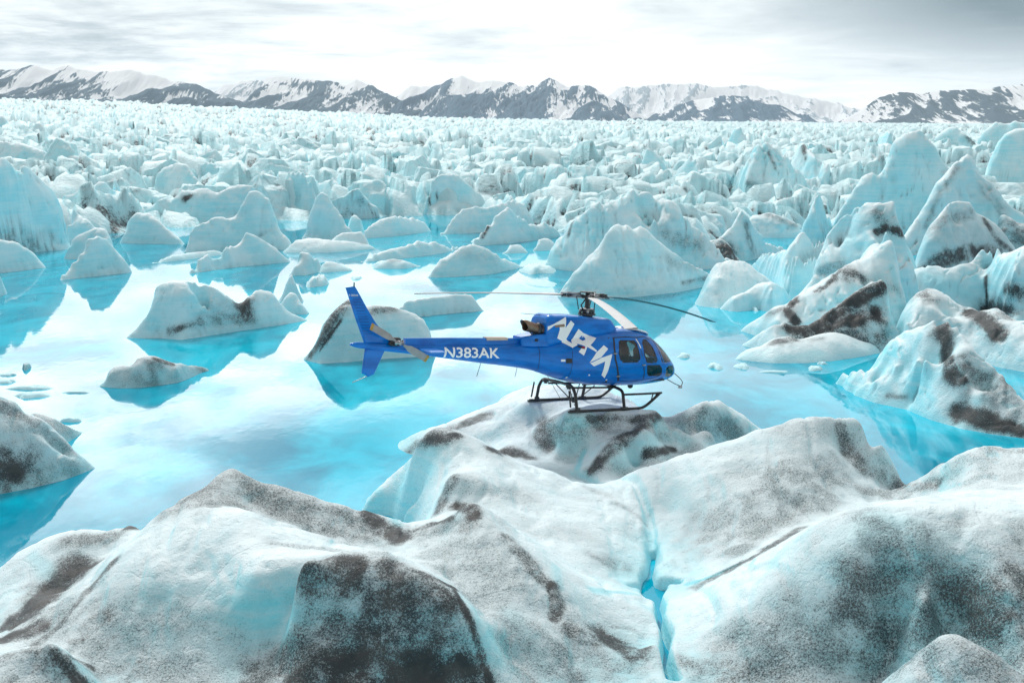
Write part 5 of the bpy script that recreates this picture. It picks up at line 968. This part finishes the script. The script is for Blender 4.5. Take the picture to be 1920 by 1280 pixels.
# roof edge window strip and antenna, belly dome
part('roof_antenna', boxm((1.25, -.18, 2.345), (.16, .10, .045)), PAINT)
decal_roof = part('roof_panel', loft_table(np.array([(1.05, 2.335, 2.27, .20, 2.5), (1.5, 2.342, 2.27, .52, 2.5), (1.9, 2.262, 2.15, .5, 2.5), (2.05, 2.20, 2.1, .35, 2.5)]), np.linspace(1.05, 2.05, 20), 48), WHITE)
V_, F_ = [], []
def sphere(c, r, n=16, m=10, sc=(1, 1, 1)):
    V = [(c[0] + r * sc[0] * math.sin(math.pi * j / m) * math.cos(2 * math.pi * i / n), c[1] + r * sc[1] * math.sin(math.pi * j / m) * math.sin(2 * math.pi * i / n), c[2] + r * sc[2] * math.cos(math.pi * j / m)) for j in range(m + 1) for i in range(n)]
    Fs = [(j * n + i, (j + 1) * n + i, (j + 1) * n + (i + 1) % n, j * n + (i + 1) % n) for j in range(m) for i in range(n)]; return V, Fs
part('camera_dome', sphere((1.70, -.05, .56), .085), BLACK)
part('landing_light', sphere((2.72, -.42, 1.0), .085, sc=(1, .6, 1)), STEEL)
# ------------ cabin interior
cab = part('cabin_floor', boxm((1.35, 0, .80), (2.3, 1.35, .05)), DGREY)
part('instrument_panel', merge(boxm((2.45, .12, 1.22), (.18, .75, .34)), boxm((2.35, .12, 1.0), (.3, .35, .4))), BLACK)
part('rear_bulkhead', boxm((.30, 0, 1.45), (.05, 1.5, 1.3)), DGREY)
for sx, ys in ((.62, (-.52, -.17, .17, .52)), (1.72, (-.36, .36))):
    for yy in ys:
        st = part('seat', boxm((sx + .22, yy, 1.08), (.44, .36 if sx < 1 else .44, .14), bev=.3), SEAT)
        part('backrest', boxm((sx, yy, 1.42), (.12, .34 if sx < 1 else .42, .64), Matrix.Rotation(math.radians(-8), 4, 'Y'), bev=.3), SEAT, st)
        if sx > 1: part('headrest', boxm((sx - .05, yy, 1.80), (.09, .24, .16), bev=.3), SEAT, st)
# ------------ tail boom cover, exhaust, deck
def prism(sec, xs, mat, name, **k):
    V = []; Fs = []; n = len(sec[0])
    for x, s in zip(xs, sec): V += [(x, y, z) for y, z in s]
    for i in range(len(xs) - 1):
        for j in range(n): Fs.append((i * n + j, i * n + (j + 1) % n, (i + 1) * n + (j + 1) % n, (i + 1) * n + j))
    Fs += [tuple(range(n)), tuple(range((len(xs) - 1) * n, len(xs) * n))[::-1]]
    return part(name, (V, Fs), mat, angle=30, **k)
def dsec(w_, z0, z1): return [(-w_, z0), (-w_, z1 - .03), (-w_ + .03, z1), (w_ - .03, z1), (w_, z1 - .03), (w_, z0)]
prism([dsec(.075, 1.85, 2.08), dsec(.085, 1.85, 2.075), dsec(.105, 1.83, 2.045), dsec(.11, 1.83, 2.04)], [-5.92, -4.5, -2.6, -1.85], PAINT, 'driveshaft_cover')
prism([dsec(.13, 2.0, 2.085), dsec(.13, 2.0, 2.075)], [-3.42, -2.75], TAN, 'tan_cover')
prism([dsec(.24, 1.84, 2.10), dsec(.36, 1.84, 2.16), dsec(.42, 1.84, 2.2)], [-2.36, -2.0, -1.60], PAINT, 'rear_deck')
part('deck_vent', boxm((-1.95, -.375, 2.02), (.09, .03, .07)), BLACK)
ex = tube(curve([(-1.50, -.16, 2.30), (-1.75, -.16, 2.31), (-1.98, -.16, 2.36), (-2.25, -.18, 2.43)], 5), [.17, .165, .16, .155, .15, .148, .146, .146, .146, .148, .15, .152, .154, .156, .158, .16], 28, caps=False)
V = ex[0]
for i in range(28):     # oblique cut lip
    V[-28 + i] = V[-28 + i] + Vector((-.16 * (V[-28 + i].z - 2.43) / .16, 0, 0)) * .9
eo = part('exhaust_pipe', ex, EXH); s_ = eo.modifiers.new('wall', 'SOLIDIFY'); s_.thickness = .012
part('exhaust_clamp', tube([(-1.74, -.16, 2.31), (-1.84, -.16, 2.325)], [.18, .178], 28), DGREY, eo)
part('exhaust_bracket', merge(tube([(-1.95, -.16, 2.24), (-1.92, -.16, 2.10)], .018), tube([(-2.1, -.16, 2.26), (-1.88, -.16, 2.10)], .012)), BLACK, eo)
part('drain_rod', tube([(-2.2, .1, 2.74), (-1.58, .05, 2.70)], .010, 6), STEEL)
# ------------ fins and stabiliser
def slab(poly, th, y=0, axis='y'):
    n = len(poly); c = np.mean(poly, 0); V = []
    for s, k in ((-1, .88), (-.5, 1.0), (.5, 1.0), (1, .88)):
        for p in poly:
            q = c + (np.array(p) - c) * (k if abs(s) == 1 else 1)
            V.append((q[0], y + s * th / 2 * (1 if abs(s) == 1 else .35), q[1]) if axis == 'y' else (q[0], q[1], y + s * th / 2 * (1 if abs(s) == 1 else .35)))
    Fs = [tuple(range(n)), tuple(range(3 * n, 4 * n))[::-1]]
    for l in range(3):
        for j in range(n): Fs.append((l * n + j, (l + 1) * n + j, (l + 1) * n + (j + 1) % n, l * n + (j + 1) % n))
    return V, Fs
RIB = simple('dark_blue_rivet_line', (0.0, 0.05, 0.24), .5)  # ribs in a darker blue than the fin paint
fin = part('upper_fin', slab([(-7.68, 3.42), (-7.42, 3.46), (-7.08, 2.92), (-6.78, 2.48), (-6.50, 2.20), (-6.25, 2.06), (-6.15, 1.90), (-7.08, 1.92), (-7.36, 2.58)], .10), PAINT, angle=20)
for k in range(14):
    z = 2.22 + k * .075; x = -7.22 - (z - 2.22) * .37
    part('fin_rib', boxm((x + .20, -.052, z), (.26, .004, .010)), RIB, fin)
part('fin_lamp', tube([(-7.44, 0, 3.44), (-7.44, 0, 3.56)], .02, 8), BLACK, fin)
tx = decal  # small maker's line near the fin top
cu = bpy.data.curves.new('fin_lettering', 'FONT'); cu.body = 'F-383AK'; cu.size = .075; cu.extrude = .001; cu.materials.append(WHITE); lo_ = bpy.data.objects.new('fin_lettering', cu); SC.collection.objects.link(lo_)
me = bpy.data.meshes.new_from_object(lo_.evaluated_get(bpy.context.evaluated_depsgraph_get())); bpy.data.objects.remove(lo_)
fl = link('fin_lettering', me, fin); fl.location = (-7.60, -.056, 3.20); fl.rotation_euler = (math.pi / 2, 0, 0)
part('lower_fin', slab([(-7.07, 1.84), (-7.14, 1.17), (-6.95, 1.06), (-6.78, 1.13), (-6.46, 1.82)], .09), PAINT, angle=20)
part('tail_skid', tube(curve([(-6.95, 0, 1.09), (-7.2, -.02, 1.0), (-7.42, -.05, .93)], 3), .011, 6), STEEL)
st = part('stabiliser', slab([(-5.60, -.95), (-5.16, -.95), (-5.06, 0), (-5.16, .95), (-5.60, .95)], .06, 1.79, 'z'), PAINT, angle=20)
# ------------ tail rotor
tr = part('tail_gearbox', merge(boxm((-6.26, -.1, 2.0), (.3, .2, .22)), tube([(-6.26, -.1, 2.0), (-6.26, -.42, 2.0)], .045, 12)), DGREY)
ang = math.atan2(2.50 - 1.63, -7.04 + 5.40)
trr = part('tail_rotor_hub', merge(boxm((-6.26, -.40, 2.0), (.26, .06, .12), bev=.2), tube([(-6.26, -.36, 2.0), (-6.26, -.47, 2.0)], .06, 12)), STEEL)
def trblade(sg):
    d = Vector((math.cos(ang), 0, math.sin(ang))) * sg; n_ = Vector((-math.sin(ang), 0, math.cos(ang))); c = Vector((-6.26, -.41, 2.0)); V = []; Fs = []
    st_ = [(.14, .05, .012), (.24, .09, .016), (.34, .17, .016), (.5, .19, .014), (.75, .19, .012), (.90, .19, .012), (.955, .185, .010)]
    for r, w_, th in st_:
        tw = Vector((0, -.25 * sg, 0)) * w_
        for a, b in ((-1, 0), (-.4, 1), (.4, 1), (1, 0), (.4, -1), (-.4, -1)): V.append(c + d * r + n_ * (a * w_ / 2) + tw * a * .6 + Vector((0, b * th, 0)))
    for i in range(len(st_) - 1):
        for j in range(6): Fs.append((i * 6 + j, i * 6 + (j + 1) % 6, (i + 1) * 6 + (j + 1) % 6, (i + 1) * 6 + j))
    Fs += [tuple(range(6)), tuple(range(len(V) - 6, len(V)))]
    b = part('tail_rotor_blade', (V, Fs), GREY, trr, angle=30)
    tp = [c + d * .885, c + d * .957]; V2 = []
    for p in tp:
        for a, b2 in ((-1.02, 0), (-.4, 1.15), (.4, 1.15), (1.02, 0), (.4, -1.15), (-.4, -1.15)): V2.append(p + n_ * (a * .095) + Vector((0, -.25 * sg, 0)) * .19 * a * .6 + Vector((0, b2 * .0135, 0)))
    part('blade_tip', (V2, [(j, (j + 1) % 6, 6 + (j + 1) % 6, 6 + j) for j in range(6)] + [tuple(range(6)), tuple(range(6, 12))]), YEL, trr, angle=30)
trblade(1); trblade(-1)
part('pitch_link', merge(tube([(-6.4, -.3, 1.94), (-6.3, -.46, 1.95)], .014), tube([(-6.12, -.3, 2.06), (-6.2, -.46, 2.05)], .014), boxm((-6.42, -.22, 1.95), (.14, .08, .06))), BLACK, trr)
# ------------ main rotor
mast = part('rotor_mast', merge(tube([(0, 0, 2.5), (0, 0, 2.86), (0, 0, 2.95), (0, 0, 3.26)], [.15, .13, .075, .065], 20), tube([(0, 0, 2.80), (0, 0, 2.84)], .235, 24), tube([(0, 0, 2.70), (0, 0, 2.76)], .26, 24)), DGREY, angle=30)
AZB = [(133.5, -.27), (6.5, -.84), (-112.0, -.46)]
hub = part('rotor_hub', merge(tube([(0, 0, 3.19), (0, 0, 3.25)], .17, 20), tube([(0, 0, 3.25), (0, 0, 3.285)], .12, 20), tube([(0, 0, 3.355), (0, 0, 3.385)], .235, 24), tube([(0, 0, 3.285), (0, 0, 3.36)], .07, 16)), BLACK, angle=30)
def dirv(a): a = math.radians(a); return Vector((math.cos(a), math.sin(a), 0)), Vector((-math.sin(a), math.cos(a), 0))
for a, dz in AZB:
    d, n_ = dirv(a); sl = dz / 5.35 * .35
    def P3(r, s, z): return d * r + n_ * s + Vector((0, 0, 3.27 + z + sl * r))
    arm = part('blade_sleeve', merge(tube([P3(.12, 0, 0), P3(.55, 0, 0)], .035, 10), tube([P3(.2, .05, .055), P3(.80, .05, .05)], .028, 8), tube([P3(.2, -.05, -.05), P3(.80, -.05, -.05)], .028, 8), tube([P3(.15, .07, -.05), P3(.72, .07, -.05)], .02, 8)), STEEL, hub)
    part('sleeve_fitting', merge(tube([P3(.56, 0, -.075), P3(.56, 0, .085)], .075, 12), tube([P3(.70, .0, -.065), P3(.70, 0, .075)], .055, 12), tube([P3(.56, .12, -.02), P3(.56, -.14, .0)], .03, 8)), DGREY, arm)
    part('pitch_rod', tube([d * .22 + n_ * .16 + Vector((0, 0, 2.86)), P3(.30, .16, -.02)], .014, 8), BLACK, hub)
    N = 30; V = []; Fs = []; mi = []
    for i in range(N + 1):
        r = .72 + (5.35 - .72) * i / N; u = r / 5.35; z = .0 + sl * .72 + (dz - sl * .72) * (.35 * (r - .72) / 4.63 + .65 * ((r - .72) / 4.63) ** 1.9); w_ = .35 if r > 1.05 else .16 + .19 * (r - .72) / .33; th = .020
        tw = math.radians(9 - 12 * u)
        for c_, h_ in ((-.32, 0), (-.26, .8), (-.05, 1.05), (.3, .5), (.68, 0), (.3, -.4), (-.05, -.7), (-.26, -.6)):
            V.append(d * r + n_ * (-c_ * w_ * math.cos(tw)) + Vector((0, 0, 3.27 + z + h_ * th - c_ * w_ * math.sin(tw) * -1)))
    for i in range(N):
        for j in range(8): Fs.append((i * 8 + j, i * 8 + (j + 1) % 8, (i + 1) * 8 + (j + 1) % 8, (i + 1) * 8 + j)); mi.append(0 if j in (1, 2, 3) else 1)
    Fs += [tuple(range(8)), tuple(range(N * 8, N * 8 + 8))]; mi += [1, 1]
    b = part('rotor_blade', (V, Fs), [BLADE, BUND], hub, angle=40)
    for p, m_i in zip(b.data.polygons, mi): p.material_index = m_i
part('scissor_link', merge(tube([(-.2, -.1, 2.85), (-.33, -.16, 3.0)], .02), tube([(-.33, -.16, 3.0), (-.12, -.08, 3.18)], .02)), BLACK, mast)
part('swashplate', merge(tube([(0, 0, 2.855), (0, 0, 2.90)], .20, 24), *[boxm((.22 * math.cos(k * 2.1), .22 * math.sin(k * 2.1), 2.80), (.07, .07, .12)) for k in range(3)]), STEEL, mast)
part('control_rod', merge(*[tube([(.2 * math.cos(k * 2.1 + .8), .2 * math.sin(k * 2.1 + .8), 2.6), (.2 * math.cos(k * 2.1 + .8), .2 * math.sin(k * 2.1 + .8), 2.84)], .018) for k in range(3)]), BLACK, mast)
# ------------ landing gear
for sy in (-1, 1):
    y = 1.08 * sy
    sk = part('skid', tube(curve([(-1.16, y, .05), (-.5, y, .045), (.5, y, .045), (1.25, y, .05), (1.5, y, .10), (1.78, y, .28), (2.03, y, .47)], 5), .042, 12), BLACK)
    part('step_bar', tube([(.72, y * .985, .47), (1.4, y, .47), (2.10, y, .48)], .032, 10), BLACK, sk)
    part('wear_shoe', merge(boxm((-1.0, y, .035), (.42, .11, .05)), boxm((.75, y, .06), (.24, .10, .09)), boxm((-.9, y, .09), (.14, .09, .12))), DGREY, sk)
    part('tip_gusset', merge(tube([(1.85, y, .34), (1.92, y, .47)], .018), tube([(1.72, y, .26), (1.78, y, .47)], .018)), BLACK, sk)
for x0, nm in ((.75, 'front_cross_tube'), (-.92, 'rear_cross_tube')):
    z0 = .60 if x0 > 0 else .72
    part(nm, tube(curve([(x0, -1.08, .09), (x0, -1.02, .30), (x0, -.95, .52), (x0, -.74, z0), (x0, -.3, z0 + .03), (x0, .3, z0 + .03), (x0, .74, z0), (x0, .95, .52), (x0, 1.02, .30), (x0, 1.08, .09)], 5), .046, 12), BLACK)
for sy in (-1, 1):
    part('rear_damper', tube([(-1.12, 1.05 * sy, .16), (-1.12, .93 * sy, .62)], .025, 8), BLACK)
    part('gear_fairing', boxm((-.92, .62 * sy, .70), (.16, .2, .16), bev=.3), DGREY)
part('keel_beam', merge(tube([(-.9, -.5, .64), (.75, -.5, .60)], .03, 8), tube([(-.9, .5, .64), (.75, .5, .60)], .03, 8)), BLACK)
sw = part('cargo_swing', merge(*[tube([(-.75 + i * .9, s * .38, .66), (-.30 + (i - .5) * .25, s * .08, .25)], .016, 8) for i in (0, 1) for s in (-1, 1)], tube([(-.42, -.12, .24), (-.18, .12, .24)], .03)), BLACK)
part('cargo_hook', merge(boxm((-.30, 0, .20), (.16, .12, .16), bev=.25), tube([(-.30, 0, .14), (-.22, 0, .08), (-.28, 0, .04)], .018)), DGREY, sw)
# whip aerials and the wire strike / mirror frame at the nose
part('whip_aerial', tube([(-3.55, -.05, 1.35), (-3.70, -.12, 1.0)], .008, 6), DGREY); part('whip_aerial', tube([(-2.35, -.05, 1.2), (-2.45, -.12, .95)], .008, 6), DGREY)
part('aerial_wire', merge(tube([(-1.35, -.1, .97), (-1.0, -.4, .25)], .007, 6), tube([(-1.0, -.4, .25), (-.5, -.2, .42)], .007, 6)), BLACK)
mf = part('mirror_arm', merge(tube(curve([(3.05, -.28, 1.02), (3.30, -.40, .80), (3.40, -.44, .66), (3.32, -.46, .55)], 4), .012, 8), tube([(2.80, -.40, .78), (3.12, -.44, .62), (3.32, -.46, .55)], .012, 8)), BLACK)
part('mirror', boxm((3.30, -.46, .53), (.10, .10, .09)), STEEL, mf)
part('pitot_tube', tube([(3.12, .1, .95), (3.32, .1, .93)], .012, 8), BLACK)
# ------------------------------------------------------------------ the air between here and the mountains
bm = bmesh.new(); bmesh.ops.create_cube(bm, size=1)
for v in bm.verts: v.co = Vector((v.co.x * 26000, v.co.y * 18000 + 6500, (v.co.z + .5) * 620 - 30))
me = bpy.data.meshes.new('haze'); bm.to_mesh(me); bm.free()
hm = bpy.data.materials.new('haze_air'); hm.use_nodes = True; t = NT(hm.node_tree); t.n.clear()
pv = t.node('ShaderNodeVolumePrincipled'); pv.inputs['Color'].default_value = (0.80, 0.90, 0.97, 1); pv.inputs['Density'].default_value = 3.4e-5; pv.inputs['Anisotropy'].default_value = 0.2
o_ = t.node('ShaderNodeOutputMaterial'); t.l.new(pv.outputs[0], o_.inputs['Volume']); me.materials.append(hm)
tag(link('haze', me), kind='stuff')
